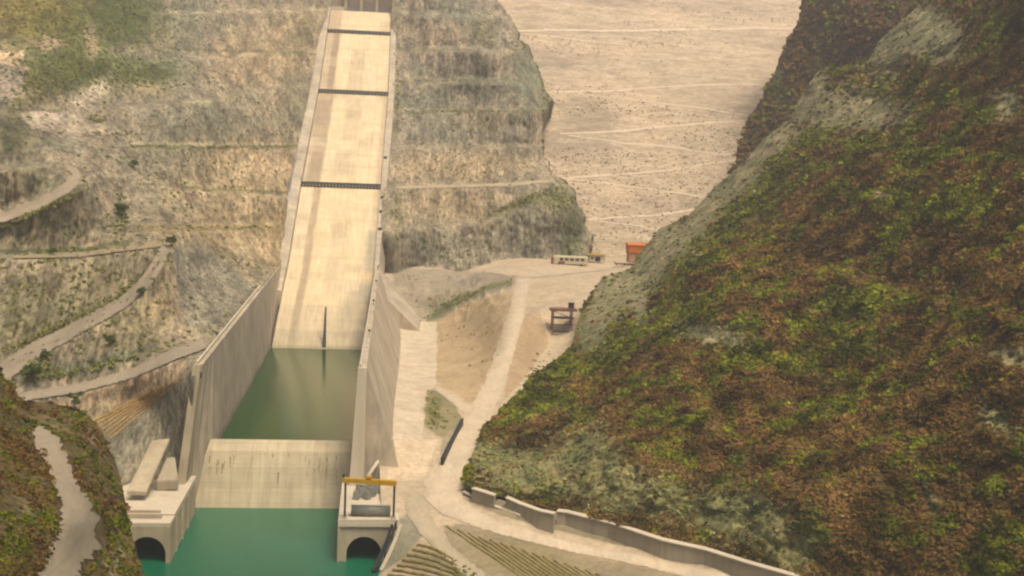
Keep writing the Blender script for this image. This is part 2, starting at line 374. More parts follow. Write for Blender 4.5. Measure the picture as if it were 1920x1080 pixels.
colA = paint((170, 154, 124), [
 ((196, 172, 130), .8, 'b', 440, 370, 150, 110), ((212, 184, 138), .7, 'b', 490, 450, 80, 70), ((200, 172, 130), .7, 'b', 460, 300, 110, 50),
 ((140, 138, 112), .8, 'b', 380, 230, 110, 40), ((148, 142, 112), .7, 'b', 300, 300, 90, 40), ((150, 148, 122), .7, 'b', 350, 130, 60, 60),
 ((196, 170, 128), .7, 'b', 480, 110, 110, 60), ((142, 142, 116), .7, 'b', 350, 30, 60, 50), ((182, 158, 118), .6, 'b', 560, 60, 60, 60), ((118, 118, 74), .55, 'b', 565, 70, 25, 45, 20),
 ((150, 142, 112), .8, 'b', 560, 210, 40, 60),
 ((142, 126, 58), .95, 'b', 60, 20, 170, 75), ((112, 112, 48), .8, 'b', 160, 60, 140, 60), ((92, 102, 52), .95, 'b', 230, 20, 80, 70),
 ((98, 108, 54), 1., 'b', 150, 130, 125, 42), ((110, 118, 66), .9, 'b', 270, 140, 70, 30), ((112, 110, 60), .7, 'b', 80, 150, 60, 50),
 ((226, 198, 154), 1., 'p', [(-150, 95), (45, 95), (40, 122), (-150, 122)], 4), ((166, 150, 126), 1., 'p', [(-150, 123), (52, 123), (50, 160), (20, 195), (-150, 195)], 4),
 ((200, 176, 138), .8, 'b', 85, 82, 35, 12), ((205, 180, 140), .8, 'b', 170, 80, 12, 35), ((178, 166, 136), .8, 'b', 250, 98, 45, 12),
 ((214, 196, 164), 1., 'b', 168, 178, 44, 18, -40), ((190, 168, 128), .7, 'b', 280, 165, 45, 15),
 ((224, 202, 172), 1., 'p', [(38, 212), (130, 210), (160, 225), (200, 250), (110, 252), (60, 240)], 6),
 ((168, 154, 124), .6, 'p', [(120, 215), (160, 215), (260, 320), (320, 420), (240, 410), (170, 330), (90, 260)], 8), ((152, 144, 116), .7, 'b', 110, 270, 60, 30),
 ((104, 102, 66), .95, 'b', 20, 250, 48, 50), ((130, 128, 92), .6, 'b', 60, 340, 60, 30), ((138, 130, 88), .5, 'b', 100, 430, 100, 40),
 ((142, 134, 92), .55, 'b', 120, 560, 180, 70, -20), ((158, 146, 100), .5, 'b', 250, 620, 80, 50, -20), ((186, 160, 116), .5, 'b', 310, 570, 30, 50, 20), ((130, 128, 88), .5, 'b', 20, 600, 60, 60),
 ((160, 150, 124), 1., 'p', [(325, 462), (345, 455), (420, 490), (480, 540), (450, 590), (410, 625), (350, 615), (338, 560)], 8), ((168, 154, 122), .7, 'p', [(340, 450), (450, 470), (520, 500), (480, 545), (420, 490)], 8),
 ((162, 152, 112), .9, 'l', [(345, 618), (410, 617)], 3), ((122, 126, 98), .8, 'b', 160, 690, 160, 14, -12), ((126, 132, 104), .7, 'b', 60, 690, 40, 30),
 ((190, 164, 128), 1., 'p', [(90, 760), (330, 680), (362, 672), (330, 720), (175, 800)], 5), ((146, 140, 116), .9, 'p', [(175, 812), (345, 705), (372, 690), (346, 930), (180, 930)], 6), ((172, 158, 128), .6, 'b', 270, 850, 20, 60, 25),
 ((108, 110, 58), 1., 'l', [(245, 273), (400, 277), (560, 275)], 3), ((204, 186, 146), .8, 'l', [(245, 268), (400, 271), (560, 269)], 2), ((204, 184, 146), .7, 'l', [(300, 22), (450, 24), (610, 18)], 2), ((122, 116, 74), .8, 'l', [(300, 90), (450, 96), (590, 100)], 2.5), ((122, 118, 70), .8, 'l', [(330, 350), (450, 358), (545, 362)], 2.5), ((178, 166, 126), .8, 'l', [(330, 196), (450, 182), (560, 160)], 3), ((150, 132, 66), .7, 'l', [(250, 427), (330, 430), (540, 425)], 5), ((152, 132, 72), .7, 'l', [(380, 440), (450, 485), (540, 500)], 4),
 ((106, 112, 60), .8, 'l', [(0, 424), (60, 400), (110, 374), (165, 345)], 4), ((104, 110, 66), .8, 'l', [(0, 470), (150, 470), (250, 452)], 4), ((108, 112, 62), .6, 'l', [(0, 672), (100, 618), (250, 535), (290, 480)], 3), ((112, 112, 66), .6, 'b', 225, 410, 14, 40)], True)
tag(A.mesh('left_rock_slope', -120, 930, [(-160, -120), (-160, 930)], CHL, 3.0, MT['rock'], colA, skirtL=[(5, -80, 10)], skirtT=[(0, 80, 10)]), kind='structure')
rc = (178, 160, 128)
ribbon('access_road', A, [(-40, 745, 14), (20, 690, 18), (60, 662, 15), (150, 615, 12), (230, 570, 11), (275, 530, 11), (300, 490, 11), (312, 462, 9)], MT['road'], (166, 150, 122), lift=.5)
ribbon('access_road', A, [(-20, 762, 8), (40, 747, 8), (150, 730, 8), (250, 702, 9), (330, 665, 10), (388, 645, 9)], MT['road'], (172, 156, 128), lift=.5)
ribbon('access_road', A, [(-100, 445, 8), (0, 412, 8), (60, 390, 9), (110, 364, 9), (140, 342, 11), (150, 325, 8), (120, 314, 4)], MT['road'], (176, 158, 128), lift=.5)
ribbon('access_road', A, [(20, 484, 3), (150, 480, 4), (230, 468, 5), (300, 458, 7)], MT['road'], (166, 148, 112), lift=.5)
ribbon('access_road', A, [(10, 320, 4), (30, 350, 6), (45, 385, 5)], MT['road'], (178, 156, 122), lift=.5)
# --- rock slope right of the chute, ending in a nose
def dispB(P, px, py):
    q = np.clip(1-np.exp(-((px-735)/14.)**2), .1, 1)
    return q*(.6*rills(P, px, py, 16, 15)+4.0*ridged(P, 24, 4, 12, (1, .3, .45))+3.0*fbm(P, 9, 4, 14, (1, .3, .3))+2.2*ridged(P, 7, 3, 16, (1, .25, .3))+1.2*fbm(P, 3.5, 2, 17)+5*fbm(P, 60, 2, 18))
ctrlB = [(725, -120, 1190), (735, 0, 1130), (735, 60, 1090), (730, 175, 985), (725, 350, 830), (722, 450, 765), (722, 520, 772), (800, 500, 766), (830, 525, 758), (770, 540, 758), (800, 350, 835), (800, 175, 975), (800, 0, 1090), (900, 500, 766), (900, 350, 815), (900, 175, 940), (900, 0, 1070), (900, -120, 1150),
 (1000, 490, 768), (1000, 400, 775), (1000, 340, 810), (1000, 200, 890), (960, 100, 965), (960, 30, 1040), (1080, 490, 764), (1060, 400, 775), (1040, 345, 800), (1105, 440, 790), (1030, 200, 930), (1010, 300, 850), (990, 100, 1010), (950, 560, 738), (800, 578, 745), (735, 600, 745)]
B = Patch(ctrlB, 'y', dispB, [([(720, 350), (960, 346), (1045, 340)], 4, 5, 30), ([(740, 275), (1000, 275)], 4, 5, 28), ([(740, 208), (1010, 205)], 4, 5, 28), ([(740, 150), (980, 152)], 4, 5, 26), ([(740, 92), (960, 95)], 4, 5, 26), ([(740, 30), (900, 30)], 4, 5, 26), ([(740, 432), (900, 420), (960, 395)], 4, 3, 28)])
colB = paint((170, 155, 127), [
 ((152, 146, 122), .8, 'b', 850, 250, 130, 40), ((140, 140, 116), .7, 'b', 800, 190, 50, 25), ((148, 144, 120), .8, 'b', 900, 160, 70, 30), ((140, 140, 114), .6, 'b', 860, 20, 60, 25), ((184, 164, 128), .6, 'b', 820, 60, 60, 20),
 ((196, 170, 128), .8, 'b', 860, 310, 130, 32), ((192, 168, 126), .8, 'b', 840, 385, 110, 35), ((176, 158, 120), .6, 'b', 900, 230, 60, 20),
 ((152, 146, 120), .8, 'b', 850, 460, 130, 36), ((142, 138, 114), .8, 'b', 1000, 440, 70, 50), ((112, 118, 78), .8, 'b', 1075, 440, 25, 55), ((116, 122, 62), .9, 'b', 1050, 370, 30, 26), ((122, 122, 62), .9, 'b', 975, 380, 50, 10, -22), ((176, 160, 130), .6, 'b', 990, 440, 10, 30),
 ((128, 130, 102), .8, 'b', 985, 150, 28, 70), ((108, 114, 68), .8, 'l', [(960, 35), (975, 60), (1000, 110), (1030, 190)], 12), ((122, 124, 86), .7, 'b', 1020, 190, 15, 40), ((126, 126, 84), .6, 'b', 910, 60, 25, 30),
 ((124, 122, 64), .8, 'l', [(740, 212), (860, 209), (1000, 208)], 2.5), ((122, 120, 70), .6, 'l', [(740, 152), (980, 150)], 2.5), ((178, 162, 122), .7, 'l', [(760, 274), (1000, 273)], 2), ((126, 122, 74), .6, 'l', [(740, 92), (900, 94)], 2.5),
 ((176, 160, 124), .7, 'l', [(770, 432), (850, 428), (940, 395)], 2), ((124, 122, 70), .6, 'b', 742, 200, 8, 60), ((122, 118, 60), .5, 'b', 742, 400, 8, 60), ((170, 150, 112), .0, 'b', 0, 0, 1, 1),
 ((118, 118, 78), .6, 'b', 840, 560, 80, 40), ((142, 134, 112), .6, 'b', 880, 540, 50, 25)], True)
BR = [(900, -120), (930, -20), (950, 20), (968, 50), (985, 80), (1003, 120), (1018, 150), (1033, 190), (1022, 215), (1012, 250), (1020, 300), (1030, 330), (1058, 336), (1072, 360), (1092, 400), (1108, 440), (1100, 478), (1080, 500), (990, 515), (960, 545), (950, 600)]
tag(B.mesh('right_rock_slope', -120, 540, [(718, -120), (736, 0), (727, 175), (716, 350), (716, 600)], BR, 2.6, MT['rock'], colB, wob=7, skirtR=[(15, 1, -2), (45, 0, -10), (100, -5, -40)], skirtT=[(0, 80, 0)]), kind='structure')
ribbon('access_road', B, [(738, 352, 2.5), (850, 350, 2.5), (960, 346, 3), (1040, 339, 3)], MT['road'], (198, 178, 140), edge=.3)
# --- rockfill dam, a real 1 in 2 slope
DX = np.linspace(20, 620, 241); DYY = np.linspace(760, 1430, 270)
def damz(x, y): return 38+(y-800)*.5
gx, gy = np.meshgrid(DX, DYY)
Pd = np.stack([gx, gy, damz(gx, gy)], -1); Pd[..., 2] += 1.2*fbm(Pd, 14, 4, 21, (.5, 1, 1))+2.0*fbm(Pd, 90, 2, 22)+1.0*ridged(Pd, 30, 2, 24, (.15, 1, 1))
Cd = np.empty(Pd.shape); Cd[:] = alb(210, 186, 152)
tt = fbm(Pd, 40, 4, 25, (.25, 1, 1))[..., None]; Cd = Cd*(1-np.clip(tt, 0, 1)*.35*np.array([1, .95, .85]))+0
wz = ((gy-780)/650)[..., None]; Cd = Cd*(.94+.1*wz)
pbx, pby = 250, 930
for (bx, by, rx, ry) in [(175, 1010, 22, 40)]:
    w_ = blob(gx, gy, bx, by, rx, ry)[..., None]*.5; Cd = Cd*(1-w_)+alb(140, 130, 100)*w_
dam = empty('rockfill_dam', (300, 800, 38), 'huge pale tan rockfill dam face with zigzag tracks rising between the two rock hillsides', 'dam')
def child(o, p): o.parent = p; o.matrix_parent_inverse = Matrix.Translation(p.location).inverted(); return o
child(grid('dam_face', Pd, MT['dam'], Cd), dam)
def on_dam(px, py):
    r = ray(px, py); t = (38-400+0-H)/(r[..., 2]-.5*r[..., 1]); return CAM+r*t[..., None]
class DamP:
    def __call__(s, px, py):
        P = on_dam(np.asarray(px, float), np.asarray(py, float)); P[..., 2] += 1.2*fbm(np.stack([P[..., 0], P[..., 1], damz(P[..., 0], P[..., 1])], -1), 14, 4, 21, (.5, 1, 1))
        q = np.stack([P[..., 0], P[..., 1], damz(P[..., 0], P[..., 1])], -1); P[..., 2] += 2.0*fbm(q, 90, 2, 22)+1.0*ridged(q, 30, 2, 24, (.15, 1, 1)); return P
DP = DamP()
for tr in [[(1045, 253, 1.8), (1200, 243, 2), (1400, 227, 2)], [(1060, 256, 1), (1250, 275, 1.2), (1400, 296, 1.2)], [(1045, 336, 1.6), (1200, 324, 1.8), (1400, 298, 1.8)], [(1060, 336, 1), (1200, 352, 1.2), (1340, 372, 1.2)],
           [(1100, 413, 2), (1200, 404, 2), (1330, 387, 2)], [(1110, 415, 1), (1230, 430, 1.2)], [(1040, 175, 1.6), (1200, 169, 1.7), (1440, 158, 1.7)], [(1080, 176, 1), (1300, 205, 1.2), (1430, 222, 1.2)],
           [(960, 57, 1.6), (1200, 57, 1.7), (1500, 53, 1.7)], [(980, 62, 1), (1200, 90, 1)]]:
    o = ribbon('dam_track', DP, tr, MT['road'], (238, 214, 178), lift=.22, nw=3, edge=.35); del o['kind']; child(o, dam)
# --- valley ground
def dispG(P, px, py): return 3.4*blob(px, py, 850, 556, 105, 38)*ridged(P, 8, 4, 34)+.5*fbm(P, 14, 4, 31)*(1-.85*inside([(735, 600), (820, 600), (815, 900), (720, 900)], px, py))+.7*blob(px, py, 890, 640, 70, 110)*ridged(P, 9, 3, 33, (1, .3, 1))
ctrlG = [(738, 640, 5), (752, 622, 5), (738, 820, 4), (818, 620, 5.5), (795, 800, 3.5), (730, 900, -5), (800, 890, -4), (738, 560, 18.4), (770, 530, 26.5), (770, 560, 18.4), (770, 592, 10.5), (820, 535, 26), (700, 540, 24), (880, 780, 1.5), (830, 820, 1), (850, 740, 4), (820, 710, 4), (940, 740, 5), (925, 700, 9), (945, 640, 18), (960, 600, 25), (965, 520, 36), (1000, 515, 38), (1150, 490, 40), (1075, 497, 40), (1200, 470, 44), (900, 640, 11), (1000, 600, 25), (1050, 570, 31), (1050, 620, 20), (1010, 680, 10), (1100, 560, 34),
 (830, 900, -4), (860, 950, -6), (920, 975, -6.5), (1000, 990, -7), (1200, 1030, -8), (1350, 1075, -8.5), (1500, 1110, -9), (880, 905, -3), (960, 945, -3), (1045, 984, -6), (1200, 1022, -7.4), (1400, 1066, -8), (1560, 1110, -8.5), (900, 1080, -13), (840, 1000, -9), (770, 960, -8), (745, 975, -8.5), (740, 1060, -17), (705, 1080, -20), (690, 1140, -22), (1100, 1080, -13), (1300, 1130, -14), (800, 1080, -16), (900, 1150, -17), (1300, 1200, -17),
 (780, 508, 32), (900, 505, 35), (800, 592, 10), (850, 568, 18), (940, 545, 30), (740, 500, 32), (870, 520, 30)]
G = Patch(ctrlG, 'z', dispG)
colG = paint((206, 184, 148), [
 ((172, 156, 128), .9, 'p', [(735, 500), (960, 515), (968, 535), (880, 570), (815, 600), (740, 600)], 5), ((134, 128, 88), .5, 'b', 830, 575, 60, 22), ((104, 112, 58), .9, 'l', [(800, 600), (860, 568), (920, 540), (960, 532)], 7), ((150, 140, 118), .7, 'b', 860, 530, 60, 14),
 ((196, 168, 124), 1., 'p', [(820, 600), (880, 570), (960, 545), (955, 610), (930, 700), (895, 765), (820, 715)], 4), ((200, 176, 132), .6, 'b', 860, 690, 30, 40), ((176, 158, 116), .6, 'b', 890, 600, 40, 20, -30),
 ((222, 202, 168), 1., 'p', [(750, 600), (818, 605), (818, 720), (796, 740), (792, 830), (735, 830)], 3), ((226, 200, 162), .9, 'p', [(735, 825), (820, 825), (800, 890), (780, 900), (725, 900)], 3),
 ((150, 138, 94), .9, 'p', [(800, 730), (830, 725), (860, 770), (870, 790), (830, 822), (795, 800)], 4), ((118, 118, 66), .8, 'b', 812, 770, 14, 30),
 ((168, 154, 122), .8, 'p', [(830, 820), (868, 790), (862, 830), (835, 870), (822, 860)], 3),
 ((204, 180, 142), .8, 'b', 1010, 590, 60, 60), ((190, 160, 120), .9, 'p', [(965, 600), (1010, 575), (1030, 640), (990, 700), (945, 750)], 4), ((184, 168, 138), .6, 'b', 1010, 580, 30, 12),
 ((150, 138, 106), .9, 'p', [(865, 915), (1045, 950), (1560, 1090), (1560, 1110), (1200, 1030), (1000, 985), (900, 950)], 3), ((182, 160, 122), .8, 'l', [(870, 940), (960, 958), (1100, 992), (1400, 1065)], 6),
 ((166, 148, 114), .9, 'p', [(830, 985), (900, 985), (1100, 1040), (1300, 1085), (1300, 1200), (880, 1150), (850, 1080)], 4), ((134, 124, 78), .7, 'b', 1000, 1060, 120, 40, 15), ((192, 162, 112), .7, 'l', [(1000, 1010), (1150, 1045), (1300, 1080)], 8),
 ((150, 144, 118), .9, 'p', [(745, 975), (775, 955), (795, 1000), (760, 1040), (715, 1075), (690, 1140), (700, 1010)], 3), ((124, 118, 78), .8, 'b', 800, 1050, 60, 30), ((112, 118, 64), .7, 'b', 870, 1070, 40, 20)])
tag(G.mesh('valley_ground', 480, 1200, [(700, 480), (700, 600), (715, 960), (744, 972), (738, 1012), (706, 1085), (640, 1200)], [(1230, 480), (1195, 500), (1140, 540), (1100, 600), (1082, 655), (1015, 710), (955, 765), (900, 840), (884, 890), (900, 925), (960, 942), (1060, 966), (1240, 1020), (1500, 1094), (1640, 1137), (1750, 1200)], 3.0, MT['ground'], colG), kind='structure')
rdc = (222, 200, 164)
ribbon('main_road', G, [(985, 512, 12), (978, 545, 13), (968, 590, 15), (952, 640, 17), (938, 690, 18), (920, 740, 20), (895, 785, 22), (872, 820, 22), (855, 855, 24), (840, 890, 36), (832, 920, 42), (848, 948, 24), (890, 970, 15), (950, 994, 12), (1007, 1010, 10), (1073, 1025, 9), (1140, 1039, 9), (1200, 1052, 10), (1320, 1078, 11), (1450, 1108, 13), (1640, 1150, 14)], MT['road'], rdc, nw=9, lift=.12)
ribbon('valley_track', G, [(905, 509, 4), (930, 508, 6), (960, 510, 10), (1000, 510, 12), (1060, 507, 9), (1120, 500, 8), (1180, 492, 8)], MT['road'], (210, 188, 152), lift=.2)
ribbon('valley_track', G, [(815, 725, 5), (845, 745, 7), (870, 765, 8), (890, 778, 9)], MT['road'], (214, 192, 156), lift=.16)
ribbon('valley_track', G, [(775, 930, 20), (790, 975, 20), (815, 1010, 13), (850, 1045, 12), (900, 1085, 14), (960, 1130, 14)], MT['road'], (196, 178, 144), lift=.16)
# base sheet and water
o = MB().box(-3000, 3000, -400, 5000, -60, -40).build('ground', MT['ground']); tag(o, kind='structure')
cc = o.data.color_attributes.new('Col', 'FLOAT_COLOR', 'POINT'); cc.data.foreach_set('color', [.3, .26, .2, 1]*8)
# ---------------------------------------------------------------- stilling basin and chute
def chz(py_or_y): return np.interp(py_or_y, CY, CZ)
CY = [560, 643, 672, 741, 830, 985, 1090, 1133, 1160]
CZ = [-22, 0, 11, 36, 81, 151.3, 209, 233, 234]
CXL = [-51.5, -51.5, -51.3, -50.3, -49.0, -46.2, -44.6, -44, -43.5]
CXR = [-4.2, -4.2, -3.3, .6, 3.5, 8.0, 9.4, 9.8, 10]
def chp(u, y): # u in 0..1 across
    xl = np.interp(y, CY, CXL); xr = np.interp(y, CY, CXR); return np.stack([xl+(xr-xl)*u, y+0*u, chz(y)+0*u], -1)
ys = np.unique(np.concatenate([np.linspace(560, 1133, 420)])); us = np.linspace(0, 1, 90)
Y2, U2 = np.meshgrid(ys, us, indexing='ij'); Pc = chp(U2, Y2)
Cc = np.empty(Pc.shape); Cc[:] = alb(246, 219, 168)
def stripe(u0, u1, y0, y1, col, k, soft=.012):
    global Cc
    w_ = sstep(u0-soft, u0+soft, U2)*(1-sstep(u1-soft, u1+soft, U2))*sstep(y0-2, y0+2, Y2)*(1-sstep(y1-2, y1+2, Y2))*k
    Cc = Cc*(1-w_[..., None])+alb(*col)*w_[..., None]
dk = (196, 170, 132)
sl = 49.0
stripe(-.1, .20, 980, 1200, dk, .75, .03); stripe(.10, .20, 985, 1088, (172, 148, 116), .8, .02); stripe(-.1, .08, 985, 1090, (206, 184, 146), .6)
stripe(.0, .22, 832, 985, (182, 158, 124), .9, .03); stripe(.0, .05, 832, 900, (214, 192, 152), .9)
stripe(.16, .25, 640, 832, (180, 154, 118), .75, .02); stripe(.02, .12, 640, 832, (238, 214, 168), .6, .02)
stripe(.88, 1.1, 640, 780, (176, 164, 136), .8, .06); stripe(.70, 1.1, 655, 722, (190, 178, 146), .55, .06); stripe(.93, 1.1, 780, 985, (202, 178, 138), .6, .03)
stripe(.40, .62, 985, 1060, (206, 182, 142), .5, .02); stripe(.42, .64, 900, 985, (212, 186, 146), .4, .02); stripe(.36, .58, 845, 880, (204, 180, 142), .45, .02); stripe(.45, .66, 700, 800, (224, 198, 156), .5, .03)
for k_ in range(60):  # lifts of slightly different concrete, with a thin joint between them
    y0 = 643+k_*8.3*(1+.2*math.sin(k_)); u0 = random.choice([0, .22, .44, .66, .83]); c = random.choice([(224, 196, 146), (246, 224, 180), (206, 182, 140), (236, 206, 150), (214, 192, 154)])
    stripe(u0, u0+.2, y0, y0+random.uniform(6, 22), c, random.uniform(.2, .5), .012)
for y0 in [672, 722, 748, 790, 860, 878, 905, 1010, 1035, 1060, 1105]:
    stripe(-1, 2, y0, y0+1.0, (168, 148, 110), .35)
for u0 in [.22, .44, .66, .83]: stripe(u0, u0+.006, 640, 1133, (176, 154, 116), .3, .004)
stripe(-1, 2, 600, 690, (186, 172, 140), .35); stripe(-1, 2, 600, 662, (176, 164, 132), .35)
stripe(-1, 2, 630, 646, (150, 140, 100), .6)
spl = empty('spillway_chute', (-25, 643, 0), 'long bright concrete spillway chute with three dark slots running down to the green pool', 'spillway')
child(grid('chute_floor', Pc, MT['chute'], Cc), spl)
def strip_wall(name, ysl, inner_b, inner_t, outer_t, outer_b, mat, parent=None, bev=0):
    """each arg after ysl: function y -> (x, z)"""
    P = np.array([[(f(y)[0], y, f(y)[1]) for f in (inner_b, inner_t, outer_t, outer_b)] for y in ysl], float)
    m = MB(); nr = len(ysl); v = P.reshape(-1, 3); fs = []
    for i in range(nr-1):
        for j in range(3): a = i*4+j; fs.append((a, a+1, a+5, a+4))
        fs.append((i*4+3, i*4, i*4+4, i*4+7))
    fs.append((0, 3, 2, 1)); e = (nr-1)*4; fs.append((e, e+1, e+2, e+3)); m.poly(v, fs)
    o = m.build(name, mat)
    return child(o, parent) if parent is not None else o
iy = lambda y, v: float(np.interp(y, CY, v))
cys = list(np.linspace(700, 1133, 60))
hw = 3.0
strip_wall('side_wall', cys, lambda y: (iy(y, CXL)-.01, iy(y, CZ)-4), lambda y: (iy(y, CXL)-.5, iy(y, CZ)+hw), lambda y: (iy(y, CXL)-np.interp(y, [741, 900, 1133], [5.5, 7, 6]), iy(y, CZ)+hw+.8), lambda y: (iy(y, CXL)-np.interp(y, [741, 900, 1133], [5.5, 7, 6])-2, iy(y, CZ)-12), MT['wallc'], spl)
strip_wall('side_wall', cys, lambda y: (iy(y, CXR)+.01, iy(y, CZ)-4), lambda y: (iy(y, CXR)+.4, iy(y, CZ)+hw), lambda y: (iy(y, CXR)+np.interp(y, [741, 900, 1133], [3, 5, 5]), iy(y, CZ)+hw+.2), lambda y: (iy(y, CXR)+6, iy(y, CZ)-12), MT['wallc'], spl)
for y0, nd in ((830, 24), (985, 22), (1090, 18)):   # aeration slots
    xl, xr, z = iy(y0, CXL), iy(y0, CXR), iy(y0, CZ); s_ = 26
    a = MB().hexa([(xl-1, y0-1.6, z-.2), (xr+.6, y0-1.6, z-.2), (xr+.6, y0+2.2, z+1.2), (xl-1, y0+2.2, z+1.2), (xl-1, y0-1.6, z+1.1), (xr+.6, y0-1.6, z+1.1), (xr+.6, y0+2.2, z+3.0), (xl-1, y0+2.2, z+3.0)]).build('aeration_slot', MT['dark'])
    child(a, spl)
    dv = None
    for k_ in range(nd):
        x = xl+(xr-xl)*(k_+.5)/nd
        if dv is None:
            dv = MB().box(-.35, .35, -.5, .6, -.5, .75).build('divider', MT['conc']); d_ = dv
        else:
            d_ = dv.copy(); COL.objects.link(d_)
        d_.parent = a; d_.location = (x, y0-1.5, z+.55)
# crest structure
cr = empty('spillway_crest', (-17, 1140, 233), 'spillway crest with grey radial gates between concrete piers at the top of the chute', 'gate structure')
xl, xr = -31, 11
for k_ in range(4):
    x = xl+(xr-xl)*k_/3; MB().box(x-1.3, x+1.3, 1134, 1165, 230, 262).build('pier', MT['conc'], cr)
for k_ in range(3):
    x0 = xl+(xr-xl)*k_/3+1.35; x1 = xl+(xr-xl)*(k_+1)/3-1.35; m = MB()
    P = [(x, 1131+8*math.cos(a), 234+12*math.sin(a)) for a in np.linspace(.0, 1.4, 8) for x in (x0, x1)]
    g_ = m.poly(P, [(2*i, 2*i+1, 2*i+3, 2*i+2) for i in range(7)]).build('gate', MT['gate'], cr)
    for b_ in (.33, .66): child(MB().box(x0+(x1-x0)*b_-.15, x0+(x1-x0)*b_+.15, 1139.5, 1140.6, 233.6, 250).build('gate_rib', MT['dark']), g_) if False else None
MB().box(-47, xl-1.35, 1133.5, 1160, 228, 236.5).build('abutment', MT['pale'], cr)
MB().box(xr+1.35, 20, 1133.5, 1160, 228, 240).build('abutment', MT['pale'], cr)
MB().box(-50, 20, 1166, 1172, 228, 255).build('back_wall', MT['conc'], cr)
# basin walls
bys = list(np.linspace(404, 741, 40))
ztop = lambda y: np.interp(y, [404, 741], [31.2, 36.5])
def Lx(px_, py_, y): return float(at(px_, py_, y=y)[0])
lw = empty('basin_wall', (-56, 404, -20), 'tall concrete side wall left of the green pool, its square end with a small black opening', 'retaining wall')
def lerp(y, a, b): return a+(b-a)*(y-404)/(741-404)
strip_wall('wall', bys, lambda y: (np.interp(y, [404, 428, 741], [-62, -54.5, -51]), -24), lambda y: (lerp(y, -54.6, -53.8), ztop(y)), lambda y: (lerp(y, -56.9, -56.0), ztop(y)), lambda y: (lerp(y, -64, -58), -24), MT['wallc'], lw)
strip_wall('parapet', bys, lambda y: (lerp(y, -55.9, -55.2), ztop(y)-.2), lambda y: (lerp(y, -55.9, -55.2), ztop(y)+1.1), lambda y: (lerp(y, -56.6, -55.8), ztop(y)+1.1), lambda y: (lerp(y, -56.6, -55.8), ztop(y)-.2), MT['pale'], lw)
MB().box(-56.2, -54.9, 403.6, 404.4, 26.8, 28.6).build('opening', MT['black'], lw)
# end pier of left wall sloping down to the deck
MB().hexa([(-63, 396, -22), (-60.2, 396, -22), (-59.6, 412, -22), (-63, 412, -22), (-57.4, 402.4, 31.3), (-54.9, 402.4, 31.3), (-54.9, 405, 31.3), (-57.4, 405, 31.3)]).build('end_pier', MT['conc'], lw)
rw = empty('basin_wall', (0, 404, -20), 'battered concrete side wall right of the green pool with a pale walkway along its top', 'retaining wall')
oz = lambda y: np.interp(y, [404, 741], [-10, -10])
strip_wall('wall', bys, lambda y: (-4.2+lerp(y, 0, .8), -24), lambda y: (lerp(y, -3.9, 1.6), ztop(y)), lambda y: (lerp(y, -1.2, 3.9), ztop(y)), lambda y: (lerp(y, 13.6, 26), -12), MT['wallc'], rw)
strip_wall('parapet', bys, lambda y: (lerp(y, -3.4, 1.9), ztop(y)-.2), lambda y: (lerp(y, -3.4, 1.9), ztop(y)+1.0), lambda y: (lerp(y, -2.9, 2.4), ztop(y)+1.0), lambda y: (lerp(y, -2.9, 2.4), ztop(y)-.2), MT['pale'], rw)
MB().box(-3.0, -1.8, 403.6, 404.4, 26.2, 28).build('opening', MT['black'], rw)
MB().hexa([(-6.6, 399, -22), (-1.2, 399, -22), (-.5, 409, -22), (-5, 409, -22), (-3.95, 402.4, 31.3), (-1.1, 402.4, 31.3), (-1.1, 405, 31.3), (-3.95, 405, 31.3)]).build('end_pier', MT['pale'], rw)
# water
tag(MB().box(-51.9, -3.9, 428, 662, -24, 0).build('pool_water', MT['pool']), kind='structure')
tag(MB().poly([(-400, -200, -20), (400, -200, -20), (400, 416, -20), (-400, 416, -20)], [(0, 1, 2, 3)]).build('river_water', MT['river']), kind='structure')
# weir: ogee between pool and river
prof = [(432, -22), (431, .2), (428, .5), (425.5, .3), (423, -2), (420.5, -7), (418, -14), (415, -20), (413, -26)]
m = MB(); nP = len(prof); ws = []
for x0, x1 in ((0, 1),):
    pts = [(np.interp(z, [-20, 0], [-60.5, -54.8]), y, z) for y, z in prof]+[(np.interp(z, [-20, 0], [-7.2, -4.0]), y, z) for y, z in prof]
    m.poly(pts, [(i, i+1, nP+i+1, nP+i) for i in range(nP-1)]+[tuple(range(nP))[::-1], tuple(range(nP, 2*nP))])
weir = m.build('weir', MT['weirc']); tag(weir, 'stained pale concrete weir between the dark green pool and the emerald river', 'weir')
for i in range(26):   # rust and seep streaks with a shape of their own
    x = random.choice([random.uniform(-56, -10), random.uniform(-55, -40), random.uniform(-22, -10)]); z = random.uniform(-9, -2.5); L_ = random.uniform(1, 5)
    yy = lambda z_: np.interp(-z_, [0, 2, 7, 14, 20], [425.5, 423, 420.5, 418, 415])-.06
    w_ = random.uniform(.08, .25)
    s_ = MB().poly([(x-w_, yy(z)-.02, z), (x+w_, yy(z)-.02, z), (x+w_*.4, yy(z-L_)-.02, z-L_), (x-w_*.4, yy(z-L_)-.02, z-L_)], [(0, 1, 2, 3)]).build('seep_stain', MT['hedge'])
    s_.parent = weir
# wing wall (buttress wedge)
a = [V(714, 546, y=686), V(786, 621, y=686), V(711, 500, y=722), V(798, 609, y=708)]
wv = [(a[0][0]-3, 686, -5), (a[1][0], 686, -5), (a[3][0], 708, -5), (a[2][0]-3, 722, -5), (a[0][0]-1, 686, a[0][2]), a[1], a[3], (a[2][0]-1, 722, a[2][2])]
tag(MB().hexa(wv).build('wing_wall', MT['wallc']), 'triangular concrete wing wall sloping down right of the chute to the pale yard', 'retaining wall')
